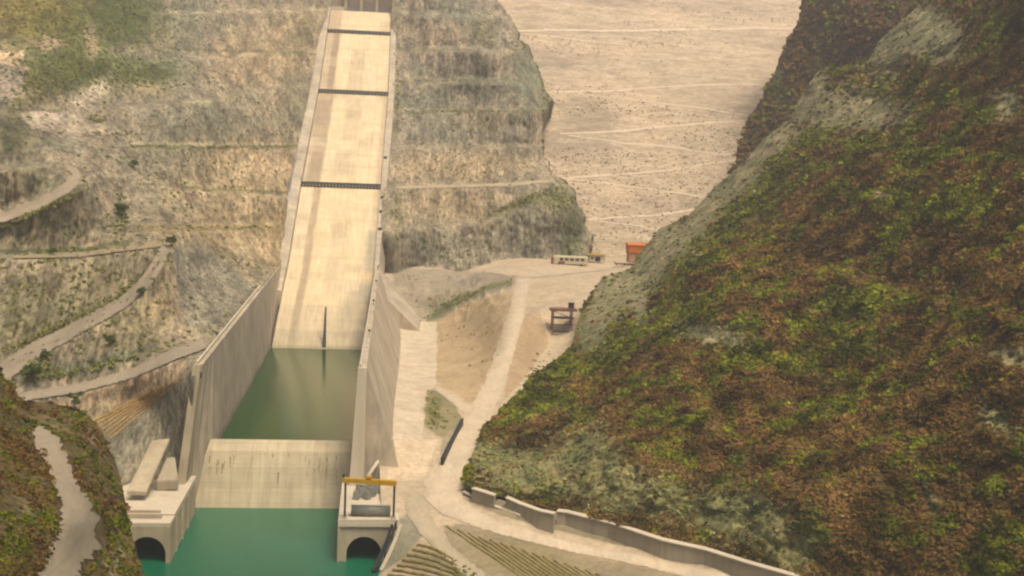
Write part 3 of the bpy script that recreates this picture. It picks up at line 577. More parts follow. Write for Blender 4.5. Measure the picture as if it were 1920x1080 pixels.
# dark leaning post at the pool's head
pb = V(607, 655, y=641); 
tag(MB().hexa([(pb[0]-1.2, 640, -8), (pb[0]+1.2, 640, -8), (pb[0]+1.2, 643, -8), (pb[0]-1.2, 643, -8), (pb[0]-.4, 655, 21), (pb[0]+.4, 655, 21), (pb[0]+.4, 656, 21), (pb[0]-.4, 656, 21)]).build('gauge_post', MT['dark']), 'dark narrow post rising from the head of the pool against the chute floor', 'post')
# outlet blocks with arched tunnels
def outlet(x0, x1, cx, r, y0, y1, ztop_, zs, label, deckmat):
    e = empty('tunnel_outlet', ((x0+x1)/2, y0, -20), label, 'tunnel outlet')
    arc = [(cx+r*math.cos(t), zs+r*math.sin(t)) for t in np.linspace(0, math.pi, 25)]
    m = MB(); zt = ztop_-1.2
    m.box(x0, cx-r, y0, y1, -26, zt); m.box(cx+r, x1, y0, y1, -26, zt)
    for (ax, az), (bx, bz) in zip(arc[:-1], arc[1:]):
        m.poly([(ax, y0, az), (bx, y0, bz), (bx, y0, zt), (ax, y0, zt), (ax, y1, az), (bx, y1, bz)], [(0, 1, 2, 3), (0, 4, 5, 1)])
    m.build('tunnel_block', MT['conc'], e)
    MB().box(cx-r, cx+r, y0+12, y0+13, -26, zs+r).build('tunnel_back', MT['black'], e)
    return e
el = outlet(-90, -57, -63.4, 5.3, 357, 408, -8, -17.4, 'left concrete tunnel outlet with a dark arch opening and pale deck beside the emerald water', None)
MB().box(-90, -56.8, 357.2, 361, -9.198, -8).build('deck', MT['pale'], el)
MB().box(-90, -56.8, 364.5, 409, -9.198, -7.4).build('deck', MT['pale'], el)
MB().box(-60.2, -56.8, 361, 364.5, -9.198, -8).build('deck', MT['pale'], el)
MB().box(-90, -60.2, 361, 361.5, -9.198, -7.9).build('kerb', MT['conc'], el)
er = outlet(-7.6, 9.2, -.4, 5.2, 359, 408, -8, -17.6, 'right concrete tunnel outlet with a dark arch under the yellow topped crane', None)
MB().box(-8.3, 9.9, 358.4, 408, -9.198, -8).build('deck', MT['pale'], er)
MB().box(-8.1, 9.7, 358.5, 359.1, -8, -7.0).build('kerb', MT['pale'], er)
MB().hexa([(-8.3, 358.5, -26), (-7.65, 358.5, -26), (-5.5, 414, -26), (-9, 414, -26), (-8.3, 358.5, -9.3), (-7.65, 358.5, -9.3), (-5.5, 414, -9.3), (-7.8, 414, -9.3)]).build('side_pier', MT['conc'], er)
# left block's side apron up to the weir
MB().hexa([(-57.05, 357.1, -26), (-56.6, 357.1, -26), (-57.6, 416, -26), (-61, 416, -26), (-57.05, 357.1, -9.4), (-56.85, 357.1, -9.4), (-58.2, 416, -9.4), (-61, 416, -9.4)]).build('side_pier', MT['conc'], el)
MB().box(-72, -61.0, 365.2, 366.0, -7.5, -6.6).build('parapet', MT['conc'], el)
for k_ in range(3): MB().box(-57.04, -56.5, 368+k_*12, 368.6+k_*12, -20, -9.3).build('pilaster', MT['conc'], el)
# slab on the left deck
q = [V(238, 920, y=378), V(274, 922, y=378), V(318, 822, y=399), V(284, 826, y=399)]
m = MB().hexa([(p[0], p[1], p[2]-1.3) for p in q]+[tuple(p) for p in q]); so = m.build('concrete_slab', MT['conc'], bevel=.12)
tag(so, 'long narrow ribbed concrete slab lying on the left outlet deck below the terraces', 'slab')
for i in range(6):
    t = (i+.5)/6; a_ = Vector(q[0]).lerp(Vector(q[1]), t); b_ = Vector(q[3]).lerp(Vector(q[2]), t)
    rb = MB().bar(a_+Vector((0, .3, .05)), b_+Vector((0, -.3, .05)), .22, .22).build('rib', MT['conc']); rb.parent = so
q = [V(292, 898, y=390), V(335, 896, y=390), V(328, 852, y=398), V(312, 854, y=398)]
tag(MB().hexa([(p[0], p[1], p[2]-4) for p in q]+[(p[0], p[1], p[2]-.6) for p in q]).build('concrete_ramp', MT['rubble'], bevel=.3), 'pale rough concrete ramp between the long slab and the left basin wall', 'ramp')
# gantry crane on right block
gc = empty('gantry_crane', (1, 362, -8), 'small gantry crane with yellow beam on dark posts over the right tunnel outlet', 'crane')
zl, zr = V(645, 905, y=362)[2], V(742, 912, y=362)[2]; xa, xb = V(647, 940, y=362)[0], V(738.5, 945, y=362)[0]
for x in (xa, xb):
    MB().box(x-.32, x+.32, 361.6, 362.4, -7.0 if x > 5 else -7.0, zl+.2).build('post', MT['dark'], gc)
    MB().box(x-.7, x+.7, 361.0, 363, -8, -7.0).build('footing', MT['conc'], gc)
MB().hexa([(xa-.9, 361.3, zl+.2), (xb+.6, 361.3, zr+.2), (xb+.6, 362.8, zr+.2), (xa-.9, 362.8, zl+.2), (xa-.9, 361.3, zl+1.5), (xb+.6, 361.3, zr+1.7), (xb+.6, 362.8, zr+1.7), (xa-.9, 362.8, zl+1.5)]).build('beam', MT['yellow'], gc)
MB().box(xa+6.2, xa+7.8, 361.2, 362.9, zl+1.5, zl+2.1).build('hoist', MT['yellow'], gc)
MB().tube([(xa-.6, 362, zl+1.4), (xa-.6, 362, zl+2.6)], .25).build('bracket', MT['dark'], gc)
c = MB().tube([(xa+1.8, 366, -6.3), (xb-.9, 366, -6.5)], 1.7, 20).build('steel_drum', MT['steel'], smooth=True)
tag(c, 'long grey steel drum lying across the deck under the yellow crane beam', 'drum')
for i, (px_, py_, s_) in enumerate([(668, 930, 1.3), (678, 926, 1.6), (688, 930, 1.2), (697, 924, 1.5), (705, 918, 1.3), (681, 918, 1.2), (692, 914, 1.4), (672, 915, 1.0)]):
    p = V(px_, py_, z=-7); m = MB().hexa([(-s_, -s_, -1), (s_, -s_*.8, -1), (s_*.9, s_, -1), (-s_, s_*.8, -1), (-s_*.5, -s_*.6, s_*1.4), (s_*.7, -s_*.5, s_), (s_*.5, s_*.6, s_*1.3), (-s_*.6, s_*.5, s_*1.5)])
    o = m.build('rubble_block', MT['steel'], bevel=.15); o.location = p; o.rotation_euler = (0, 0, random.uniform(0, 3))
    tag(o, 'grey broken concrete block in the heap on the deck behind the yellow crane', 'rubble block', 'grey blocks heaped on the right deck')
# steps/rail from deck edge to the water and behind the right wall
rl = empty('stair_rail', V(725, 1030, z=-14), 'dark railed stair running down the bank right of the tunnel arch to the water', 'stair')
pts = [V(743, 985, z=-8.0), V(735, 1010, z=-11.5), V(722, 1040, z=-15.5), V(706, 1072, z=-19.5)]
MB().tube([(p[0], p[1], p[2]+1.3) for p in pts], .28, 6).build('handrail', MT['dark'], rl)
MB().tube([(p[0]-1.2, p[1], p[2]+.2) for p in pts], .5, 6).build('stringer', MT['dark'], rl)
MB().tube([(p[0]+1.2, p[1], p[2]+.3) for p in pts], .6, 6).build('kerb', MT['pale'], rl)
for p in pts: MB().box(p[0]-.15, p[0]+.15, p[1]-.15, p[1]+.15, p[2]-1.5, p[2]+1.3).build('baluster', MT['dark'], rl)
# kerb line climbing behind the right block
pts = [V(690, 893, z=-4), V(707, 868, z=-1), V(722, 845, z=2), V(735, 822, z=5)]
tag(MB().tube(pts, .7, 6).build('pipe', MT['pale'], smooth=True), 'pale pipe climbing the slope from the right deck to the yard', 'pipe')
# dark conveyor / wall beside road
q = [V(826, 866, z=-1), V(832, 866, z=-1), V(869, 792, z=2), V(864, 792, z=2)]
tag(MB().hexa([(p[0], p[1], p[2]-2) for p in q]+[(p[0], p[1], p[2]+1.6) for p in q]).build('barrier', MT['dark']), 'dark narrow barrier along the left edge of the main road bend', 'barrier')
# ---------------------------------------------------------------- retaining walls beside the lower road
def rwall(pts, h, th, label):
    m = MB(); n_ = len(pts)
    B_ = [V(*p) for p in pts]
    v = []
    for p in B_: v += [(p[0], p[1], p[2]-6), (p[0]+th*.4, p[1]+th, p[2]-6), (p[0]+th*.4, p[1]+th, p[2]+h), (p[0], p[1], p[2]+h)]
    f = []
    for i in range(n_-1):
        for j in range(4): f.append((i*4+j, i*4+(j+1) % 4, (i+1)*4+(j+1) % 4, (i+1)*4+j))
    f += [(0, 3, 2, 1), tuple((n_-1)*4+k for k in range(4))]
    o = m.poly(v, f).build('retaining_wall', MT['rubble']); tag(o, label, 'retaining wall')
    # coping on top
    m = MB(); v = []
    for p in B_: v += [(p[0]-.25, p[1]-.4, p[2]+h), (p[0]+th*.4+.2, p[1]+th+.2, p[2]+h), (p[0]+th*.4+.2, p[1]+th+.2, p[2]+h+.35), (p[0]-.25, p[1]-.4, p[2]+h+.35)]
    c = m.poly(v, f).build('coping', MT['pale']); c.parent = o
def VZ(px_, py_, z): return (px_, py_, None, z)
rwall([VZ(884, 938, -4.5), VZ(905, 945, -4.5), VZ(926, 952, -4.5)], 3.6, 1.6, 'short stepped retaining wall at the bend of the lower road, nearest the main road')
rwall([VZ(948, 955, -4.5), VZ(975, 967, -5), VZ(1010, 980, -5), VZ(1038, 986, -5)], 3.4, 1.6, 'middle length of retaining wall between the short stepped piece and the long high wall')
rwall([VZ(1043, 984, -6), VZ(1060, 986, -6.2), VZ(1140, 1006, -7), VZ(1240, 1040, -7.6), VZ(1320, 1058, -7.9), VZ(1400, 1084, -8), VZ(1500, 1113, -8.2), VZ(1600, 1140, -8.2)], 4.0, 1.8, 'long high retaining wall with pale coping at the foot of the scrub hill')
rwall([VZ(868, 930, -5), VZ(920, 955, -5.5), VZ(975, 975, -6)], 1.2, .8, 'low kerb wall below the stepped retaining walls by the road')
# terraces (planted rows)
def row(a, b, patch, r, group, label, mat, sag=0):
    n_ = 22; px = np.linspace(a[0], b[0], n_); py = np.linspace(a[1], b[1], n_)+sag*np.sin(np.linspace(0, math.pi, n_))+RNG.normal(0, .25, n_)
    P = patch(px, py); m = MB(); v = []; d = np.gradient(P, axis=0); f = []
    nn = np.stack([-d[:, 1], d[:, 0], 0*d[:, 0]], -1); nn /= np.linalg.norm(nn, axis=1)[:, None]
    for i, p in enumerate(P):
        k = r*random.uniform(.7, 1.25); h = r*random.uniform(.9, 1.6)
        for (u, z) in ((-1, -.8), (-.8, .5), (0, 1), (.8, .5), (1, -.8)): v.append(tuple(p+nn[i]*u*k+np.array([0, 0, z*h])))
    for i in range(n_-1):
        for j in range(4): f.append((i*5+j, i*5+j+1, i*5+j+6, i*5+j+5))
    f += [tuple(range(5))[::-1], tuple((n_-1)*5+k for k in range(5))]
    o = m.poly(v, f).build('terrace_row', mat); tag(o, label, 'terrace row', group)
for i in range(17):
    t = i/16; a_ = (838+i*20, 988+i*6.2); L_ = 175-10*i*.4; b_ = (a_[0]+L_, a_[1]+L_*.68)
    row(a_, b_, G, .34, 'planted rows below the lower road', 'low olive brown planted row on the bank directly below the lower road', MT['hedge'])
for i in range(8):
    a_ = (782-i*9, 1022+i*9); b_ = (850+i*6, 1050+i*11)
    row(a_, b_, G, .42, 'planted rows on the riverside mound', 'low green brown planted row on the small mound above the river, below the grey track', MT['hedge'], -4)
for i in range(7):
    a_ = (176+i*5, 790+i*5.5); b_ = (290+i*9, 730-i*3.5)
    row(a_, b_, A, .32, 'terraced beds left of the basin', 'ochre terraced bed on the slope left of the tall basin wall', MT['hedge2'])
# ---------------------------------------------------------------- small buildings, vehicles and machines
def local(name, px_, py_, z, label, cat, rz=0):
    p = V(px_, py_, z=z); e = empty(name, p, label, cat); e.rotation_euler = (0, 0, rz); return e
def part(m, name, mat, e, **k):
    o = m.build(name, mat, **k); o.parent = e; return o
bus = local('bus', 1068, 499, 39.5, 'long cream bus with a red front parked at the foot of the rock nose', 'bus', math.radians(-4))
bus.scale = (1.55, 1.3, 1.7)
part(MB().box(-6.6, 7.2, -1.4, 1.4, .6, 3.7), 'body', MT['cream'], bus, bevel=.3)
part(MB().box(-7.4, -6.62, -1.3, 1.3, .6, 3.0), 'front', MT['red'], bus, bevel=.2)
part(MB().box(-4.6, -2, -1.47, -1.42, .9, 1.7), 'side_stripe', MT['red'], bus)
for k_ in range(5): part(MB().box(-4.2+k_*2.1, -2.7+k_*2.1, -1.46, -1.42, 2.0, 3.0), 'window', MT['glass'], bus)
for k_ in (-4.6, 4.6):
    for s_ in (-1, 1): part(MB().tube([(k_, s_*1.15, .5), (k_, s_*1.5, .5)], .5, 12), 'wheel', MT['dark'], bus)
hut = local('hut', 1117, 490, 41, 'small yellowish open hut between the cream bus and the orange shed', 'hut')
hut.scale = (1.3, 1.2, 1.5)
part(MB().box(-3.6, 3.6, -1.5, 2, 0, 2.3), 'wall', MT['cream'], hut); part(MB().box(-4.2, 4.2, -2.2, 2.4, 2.6, 3.0), 'roof', MT['yellow'], hut)
part(MB().box(-.6, 2.0, -1.56, -1.52, 0, 1.9), 'door', MT['black'], hut); part(MB().box(-2.6, -1.4, -1.56, -1.52, .9, 1.8), 'window', MT['glass'], hut)
for s_ in (-3.9, 3.9): part(MB().box(s_-.1, s_+.1, -2.0, -1.8, 0, 2.6), 'post', MT['dark'], hut)
sh = local('shed', 1196, 492, 42, 'tall bright orange sheeted shed partly hidden by the green ridge', 'shed')
part(MB().box(-6.5, 8, -4, 5, 0, 6.0), 'wall', MT['pink'], sh); part(MB().box(-7, 8.5, -4.6, 5.5, 6.1, 10.8), 'upper_cladding', MT['orange'], sh)
part(MB().hexa([(-7.3, -5, 10.8), (8.8, -5, 10.8), (8.8, 6, 10.8), (-7.3, 6, 10.8), (-7.3, -5, 11.1), (8.8, -5, 11.1), (8.8, 6, 12.2), (-7.3, 6, 12.2)]), 'roof', MT['orange'], sh)
part(MB().box(-2.5, 0, -4.1, -4.02, 0, 4.4), 'door', MT['black'], sh)
tr = local('trailer', 1163, 497, 40.5, 'low red flatbed trailer on the track just below the orange shed', 'trailer')
part(MB().box(-3.6, 3.6, -1.2, 1.2, .8, 1.3), 'bed', MT['red'], tr); part(MB().box(-3.6, -3.4, -1.2, 1.2, 1.3, 2.0), 'headboard', MT['red'], tr)
for k_ in (-2.4, 2.4):
    for s_ in (-1, 1): part(MB().tube([(k_, s_*1.0, .45), (k_, s_*1.3, .45)], .45, 10), 'wheel', MT['dark'], tr)
sc = local('loading_frame', 1055, 622, 20, 'rusty brown steel loading frame with two decks standing beside the ridge', 'steel frame')
for x in (-5.2, 4.0):
    for y in (-2, 3): part(MB().box(x-.3, x+.3, y-.3, y+.3, -1, 11.2), 'post', MT['brown'], sc)
part(MB().box(-6.6, 6.4, -2.6, 3.6, 10.3, 11.4), 'upper_deck', MT['brown'], sc); part(MB().box(-5.6, 5.0, -2.2, 3.2, 6.6, 7.2), 'lower_deck', MT['dark'], sc)
part(MB().box(-5.2, 4.2, -2.2, -1.8, 3.4, 3.9), 'brace', MT['dark'], sc); part(MB().box(2.4, 5.0, -1, 1.6, 11.8, 14.4), 'hopper', MT['dark'], sc)
part(MB().box(-5.0, 3.8, -2.2, -1.8, .0, .5), 'brace', MT['dark'], sc)
for a_, b_ in (((-5.2, -2.1, .3), (4, -2.1, 6.6)), ((-5.2, -2.1, 10.3), (4, -2.1, 7.0))): part(MB().bar(a_, b_, .3), 'brace', MT['brown'], sc)
part(MB().box(-6.4, 6.2, -2.5, -2.4, 12.2, 12.35), 'rail', MT['brown'], sc)
# lamp posts on the basin walls and cliff-side boxes
def lamp(p, label, h=2.2):
    e = empty('floodlight', p, label, 'floodlight')
    part(MB().tube([(0, 0, -.3), (0, 0, h)], .12, 6), 'pole', MT['dark'], e); part(MB().box(-.5, .5, -.35, .35, h-.2, h+.5), 'lamp_head', MT['dark'], e, bevel=.06); return e
for (y_, w_) in [(470, 'nearest the square wall end'), (560, 'second from the square wall end'), (640, 'third along the walkway'), (715, 'at the chute end of the walkway')]:
    lamp((lerp(y_, -1.7, 3.4), y_, float(ztop(y_))), 'small dark floodlight on the right basin wall, '+w_)
for (y_, w_) in [(455, 'nearest the square wall end'), (600, 'halfway along'), (700, 'at the chute end')]:
    lamp((lerp(y_, -56.7, -55.9), y_, float(ztop(y_))), 'small dark floodlight on the left basin wall, '+w_)
def cabinet(p, s_, label):
    e = empty('cabinet', p, label, 'equipment box'); part(MB().box(-s_, s_, -s_*.6, s_*.6, -.6, s_), 'housing', MT['dark'], e); part(MB().box(-s_*1.1, s_*1.1, -s_*.7, s_*.7, s_, s_+.15), 'lid', MT['steel'], e)
cabinet((-57.5, 856, iy(856, CZ)+4), 2.2, 'dark equipment box on the shoulder left of the chute above the lowest slot')
cabinet((-59.5, 842, iy(842, CZ)+3.6), 1.3, 'smaller dark box just below the larger one left of the chute')
cabinet((iy(955, CXL)-12, 985, 159), 2.2, 'dark box on the rock ledge left of the middle slot')
for y_, t_ in ((775, 'just above the wing wall'), (795, 'second up from the wing wall'), (812, 'just below the lowest slot'), (868, 'just above the lowest slot')):
    cabinet((iy(y_, CXR)+1.9, y_, iy(y_, CZ)+3.4), 1.1, 'small dark box on the right shoulder of the chute, '+t_)
# ---------------------------------------------------------------- near scrub hills
def dispE(P, px, py): return 7*fbm(P, 45, 3, 41)+2.6*ridged(P, 16, 3, 42)+2.0*fbm(P, 6, 3, 44)+rockw(px, py)*(3.4*ridged(P, 10, 4, 47, (1, .4, .4))+1.6*fbm(P, 3, 2, 48))
EL = [(1850, -120), (1745, -10), (1690, 40), (1650, 75), (1622, 118), (1560, 128), (1535, 132), (1510, 165), (1482, 222), (1430, 262), (1400, 300), (1365, 330), (1340, 350), (1312, 382), (1290, 404), (1262, 418), (1236, 428), (1218, 452), (1195, 480), (1180, 505), (1152, 512), (1130, 520), (1108, 550), (1088, 590), (1078, 622), (1072, 655), (1040, 680), (1000, 705), (978, 735), (945, 765), (910, 800), (888, 845), (875, 880), (872, 905), (890, 918), (945, 932), (1040, 958), (1060, 960), (1130, 978), (1240, 1008), (1350, 1038), (1500, 1082), (1640, 1125), (1760, 1160)]
ctrlE = [(872, 905, 380), (888, 845, 415), (945, 765, 455), (1000, 705, 490), (1072, 655, 530), (1108, 550, 610), (1180, 505, 650), (1262, 418, 690), (1365, 330, 670), (1482, 222, 650), (1535, 132, 660), (1622, 118, 640), (1745, -10, 640), (1850, -120, 660),
 (1045, 950, 362), (1280, 1015, 330), (1500, 1080, 300), (1640, 1125, 285), (1000, 850, 405), (1150, 850, 372), (1150, 750, 420), (1150, 650, 480), (1300, 800, 375), (1300, 600, 450), (1300, 480, 530), (1500, 950, 308), (1500, 700, 380), (1500, 450, 470), (1550, 300, 530), (1600, 200, 590), (1700, 800, 318), (1700, 500, 400), (1700, 250, 490), (1700, 100, 580), (1900, 1080, 258), (1900, 800, 285), (1900, 550, 335), (1900, 300, 400), (1900, 100, 460), (1900, -100, 540), (2080, 1160, 232), (2080, 700, 280), (2080, 300, 360), (2080, -100, 480)]
Eh = Patch(ctrlE, 'y', dispE, [([(1380, 250), (1550, 262), (1920, 300)], 8, 4, 30), ([(1180, 440), (1400, 470), (1900, 590)], 10, 3, 40)])
Rk = [(1590, 208, 120, 40, 5), (1670, 90, 60, 46, -60), (1770, 80, 46, 40, 60), (1730, 60, 60, 40, 0), (1505, 190, 30, 50, 40), (1700, 40, 45, 22, -25), (1510, 165, 22, 45, 40), (1450, 260, 56, 30, -40), (1390, 320, 60, 34, -50), (1325, 390, 70, 30, -55), (1255, 450, 40, 40, 0), (1215, 500, 36, 44, 0), (1150, 550, 50, 40, -55), (1105, 620, 44, 36, -60), (1200, 570, 16, 34, 0),
      (960, 880, 90, 45, 10), (1090, 860, 70, 60, -40), (1180, 920, 110, 50, 15), (1390, 970, 110, 55, 10), (1480, 1030, 60, 45, 10), (1890, 200, 26, 34, 0), (1905, 670, 50, 16, 10), (1870, 790, 40, 18, 40), (1745, 940, 10, 36, -20), (1340, 630, 70, 20, 10), (910, 850, 26, 22, 0), (1655, 365, 12, 8, 0)]
Gn = [(1000, 740, 90, 40, -35), (1150, 660, 70, 26, -30), (1250, 600, 120, 24, -10), (1280, 500, 90, 36, -40), (1400, 400, 110, 30, -30), (1500, 255, 110, 16, 3), (1700, 280, 200, 18, 5), (1560, 130, 50, 12, 0), (1840, 210, 40, 22, 0), (1450, 330, 100, 18, -20), (1700, 380, 240, 22, 8), (1560, 560, 160, 26, 5), (1450, 680, 140, 26, 10), (1080, 780, 70, 26, 50), (1600, 640, 60, 40, 0), (1690, 1000, 60, 40, 0), (1850, 1060, 110, 26, 0), (1540, 1010, 40, 20, 0)]
def rockw(px, py): return np.clip(sum(blob(px, py, *b) for b in Rk), 0, 1)
def greenw(px, py): return np.clip(sum(blob(px, py, *b) for b in Gn), 0, 1)
def colE(px, py, P):
    C = np.empty(px.shape+(3,)); C[:] = alb(112, 90, 48)
    g_ = greenw(px, py)[..., None]*.6; C = C*(1-g_)+alb(120, 120, 46)*g_
    n_ = fbm(P, 10, 3, 61); r = np.clip(rockw(px+14*n_, py+12*n_)*1.15, 0, 1)[..., None]
    rk = alb(140, 138, 96)*(1-sstep(-.3, .3, n_))[..., None]+alb(164, 156, 118)*sstep(-.3, .3, n_)[..., None]; lo = sstep(600, 900, py)[..., None]; rk = rk*(1-lo)+alb(140, 138, 90)*lo
    return C*(1-r)+rk*r
tag(Eh.mesh('scrub_hillside', -120, 1160, EL, [(2080, -120), (2080, 1160)], 3.4, MT['hill'], colE, skirtL=[(14, 0, -3), (45, 2, -16), (100, 10, -60)], skirtR=[(-20, 70, 20)], skirtT=[(0, 60, 5)]), kind='structure')
# far dark spur behind
ctrlD = [(1512, -10, 860), (1440, 130, 850), (1380, 280, 830), (1368, 330, 820), (1600, 0, 800), (1700, 0, 780), (1600, 150, 790), (1500, 250, 790), (1420, 330, 800), (1900, 0, 760), (1900, 200, 740), (1700, 200, 760), (1560, -120, 900), (1900, -120, 800), (1400, 500, 770), (1800, 500, 730)]
Dh = Patch(ctrlD, 'y', lambda P, px, py: 8*fbm(P, 50, 3, 51)+4*ridged(P, 25, 3, 52))
DL = [(1560, -120), (1512, -2), (1497, 40), (1480, 75), (1462, 105), (1450, 140), (1432, 175), (1418, 205), (1400, 232), (1384, 270), (1380, 300), (1366, 330), (1340, 400), (1300, 520)]
colD = paint((88, 74, 50), [((82, 84, 48), .7, 'b', 1500, 50, 40, 60), ((100, 102, 66), .7, 'b', 1450, 150, 30, 40), ((98, 72, 50), .6, 'b', 1560, 80, 80, 80)])
tag(Dh.mesh('far_spur', -120, 520, DL, [(1960, -120), (1960, 520)], 5, MT['hill'], colD, wob=6, skirtL=[(30, 0, -5), (90, 5, -30), (180, 10, -90)], skirtT=[(0, 80, 0)]), kind='structure')
# bottom left spur
def dispF(P, px, py): return 2.4*fbm(P, 22, 3, 71)+1.2*ridged(P, 9, 3, 72)*(1-np.clip(blob(px, py, 120, 900, 60, 120)+blob(px, py, 140, 1020, 70, 80), 0, .97))
FR = [(-60, 660), (2, 702), (24, 722), (40, 752), (80, 754), (130, 762), (165, 778), (190, 805), (203, 840), (218, 868), (228, 905), (235, 940), (243, 985), (252, 1020), (262, 1055), (272, 1085), (300, 1160)]
ctrlF = [(-100, 650, 320), (0, 700, 318), (50, 760, 312), (150, 775, 320), (203, 840, 305), (228, 905, 290), (243, 985, 268), (272, 1085, 248), (300, 1160, 240), (90, 830, 272), (130, 900, 250), (150, 980, 232), (100, 1080, 212), (0, 800, 262), (0, 900, 230), (0, 1000, 205), (-160, 1000, 190), (-160, 750, 250), (100, 1160, 200), (40, 900, 236), (60, 1000, 215), (220, 1000, 262), (190, 900, 275), (-160, 1160, 180), (-50, 1150, 185)]
Fh = Patch(ctrlF, 'y', dispF)
colF = paint((104, 88, 50), [((128, 118, 82), .7, 'b', 60, 950, 30, 60), ((150, 144, 110), .8, 'b', 215, 1050, 20, 40), ((132, 124, 84), .6, 'b', 100, 790, 50, 14), ((150, 138, 112), .7, 'b', 170, 820, 12, 18)])
tag(Fh.mesh('left_spur', 655, 1160, [(-170, 655), (-170, 1160)], FR, 3.4, MT['hill'], colF, skirtL=[(0, -50, 20)], skirtR=[(6, -.5, -3), (22, -3, -16), (40, -6, -50)], skirtT=[(0, 30, -10)]), kind='structure')
ribbon('dirt_track', Fh, [(64, 802, 7), (84, 822, 20), (98, 846, 22), (109, 872, 16), (120, 900, 19), (134, 930, 23), (148, 970, 33), (152, 1000, 38), (138, 1030, 37), (118, 1060, 31), (104, 1085, 28), (90, 1135, 30)], MT['road'], (170, 154, 126), lift=.3, edge=.3, nw=9)
# ---------------------------------------------------------------- shrubs: leaf-clump geometry
def shrubs(name, centers, sizes, cols, nl, label_kind='stuff', leaf=.4, flat=.75, parent=None):
    n = len(centers); n_tot = n*nl
    d = RNG.normal(size=(n, nl, 3)); d /= np.linalg.norm(d, axis=-1)[..., None]; d[..., 2] = np.abs(d[..., 2])*1.0-.15
    rad = RNG.uniform(.45, 1.05, (n, nl, 1))*(1+.35*np.sin(d[..., :1]*5+centers[:, None, :1]*3)*np.cos(d[..., 1:2]*4+centers[:, None, 1:2]*2))
    c = centers[:, None]+d*rad*sizes[:, None, None]*np.array([1, 1, flat])
    nrm = d+RNG.normal(size=d.shape)*.5; nrm /= np.linalg.norm(nrm, axis=-1)[..., None]
    a = np.cross(nrm, RNG.normal(size=d.shape)); a /= np.linalg.norm(a, axis=-1)[..., None]; b = np.cross(nrm, a)
    s = (sizes[:, None, None]*leaf*RNG.uniform(.6, 1.3, (n, nl, 1)))
    q = np.stack([c-a*s-b*s*.6, c+a*s*.9-b*s*.8, c+a*s+b*s*.7, c-a*s*.8+b*s], 2)
    C = cols[:, None]*RNG.uniform(.88, 1.12, (n, nl, 1)); C = np.repeat(C[:, :, None], 4, 2)
    o = mesh_np(name, q.reshape(-1, 3), np.arange(n_tot*4).reshape(-1, 4), MT['leaf'], C.reshape(-1, 3), smooth=False)
    if label_kind: tag(o, kind=label_kind)
    return o
cr_ = np.array([alb(122, 90, 48), alb(116, 86, 42), alb(126, 98, 50), alb(112, 82, 54), alb(118, 102, 40)])
cg_ = np.array([alb(120, 124, 30), alb(108, 112, 30), alb(128, 124, 36), alb(94, 104, 34)])
cs_ = np.array([alb(146, 142, 90), alb(130, 132, 80), alb(138, 122, 74)])
def pick(w_, seed):
    """colours per shrub: w_ = greenness 0..1"""
    n = len(w_); r = sstep(.3, .7, w_+RNG.normal(0, .13, n))[:, None]
    return (cg_[RNG.integers(0, len(cg_), n)]*r+cr_[RNG.integers(0, len(cr_), n)]*(1-r))*RNG.uniform(.88, 1.12, (n, 1))
def scatter(patch, x0, x1, y0, y1, n, poly):
    px = RNG.uniform(x0, x1, n); py = RNG.uniform(y0, y1, n); k = inside(poly, px, py); return px[k], py[k]
# E
poly = EL+[(2080, 1160), (2080, -120)]
px, py = scatter(Eh, 870, 2060, -110, 1155, 120000, poly); P = Eh(px, py)
dist = P[:, 1]; keep = RNG.uniform(size=len(px)) < np.clip((dist/430)**1.6, .25, 1)
clump = fbm(P, 9, 3, 81); rk = rockw(px+14*fbm(P, 10, 3, 61), py)
keep &= RNG.uniform(size=len(px)) < np.clip(1.1+clump*1.2, .3, 1)*(1-np.where(py > 760, .62, .84)*np.clip(rk*1.2, 0, 1))
px, py, P, rk = px[keep], py[keep], P[keep], rk[keep]
edge_ = np.exp(-np.maximum(px-interp(EL, py)-30, 0)/110.)*(py < 720)
gw = np.clip(greenw(px, py)*.9+.25+.45*edge_+fbm(P, 22, 3, 83)*1.2+fbm(P, 7, 3, 84)*1.6-.12*sstep(500, 1000, py), 0.0, 1)
cols = pick(gw, 1); m_ = RNG.uniform(size=len(px)) < rk*.8; cols[m_] = cs_[RNG.integers(0, 3, m_.sum())]
patchy = 1.2*np.clip(1+.6*fbm(P, 14, 3, 86)+1.3*fbm(P, 5.5, 2, 87), .4, 1.8); cols = cols*patchy[:, None]
sz = RNG.uniform(.45, 1.0, len(px))*RNG.choice([1, 1, 1, 1.5], len(px))*np.clip(P[:, 1]/400, .75, 1.6)*(1-.35*rk)
nE = len(px); shrubs('scrub', P+np.array([0, 0, .2]), sz, cols, 30, leaf=.3)
# ridge edge shrubs on E
ty = RNG.uniform(100, 930, 700); tx = interp(EL, ty)+RNG.uniform(0, 8, 700); Pe = Eh(tx, ty); kk = rockw(tx, ty) < .5
shrubs('scrub', Pe[kk], RNG.uniform(.6, 1.6, kk.sum()), pick(np.full(kk.sum(), .7), 2), 30)
# D
px, py = scatter(Dh, 1300, 1960, -110, 500, 9000, DL+[(1960, 520), (1960, -120)]); P = Dh(px, py)
shrubs('scrub', P, RNG.uniform(1.2, 3.2, len(px)), pick(np.full(len(px), .38)+fbm(P, 20, 2, 88)*.6, 3)*1.3, 14)
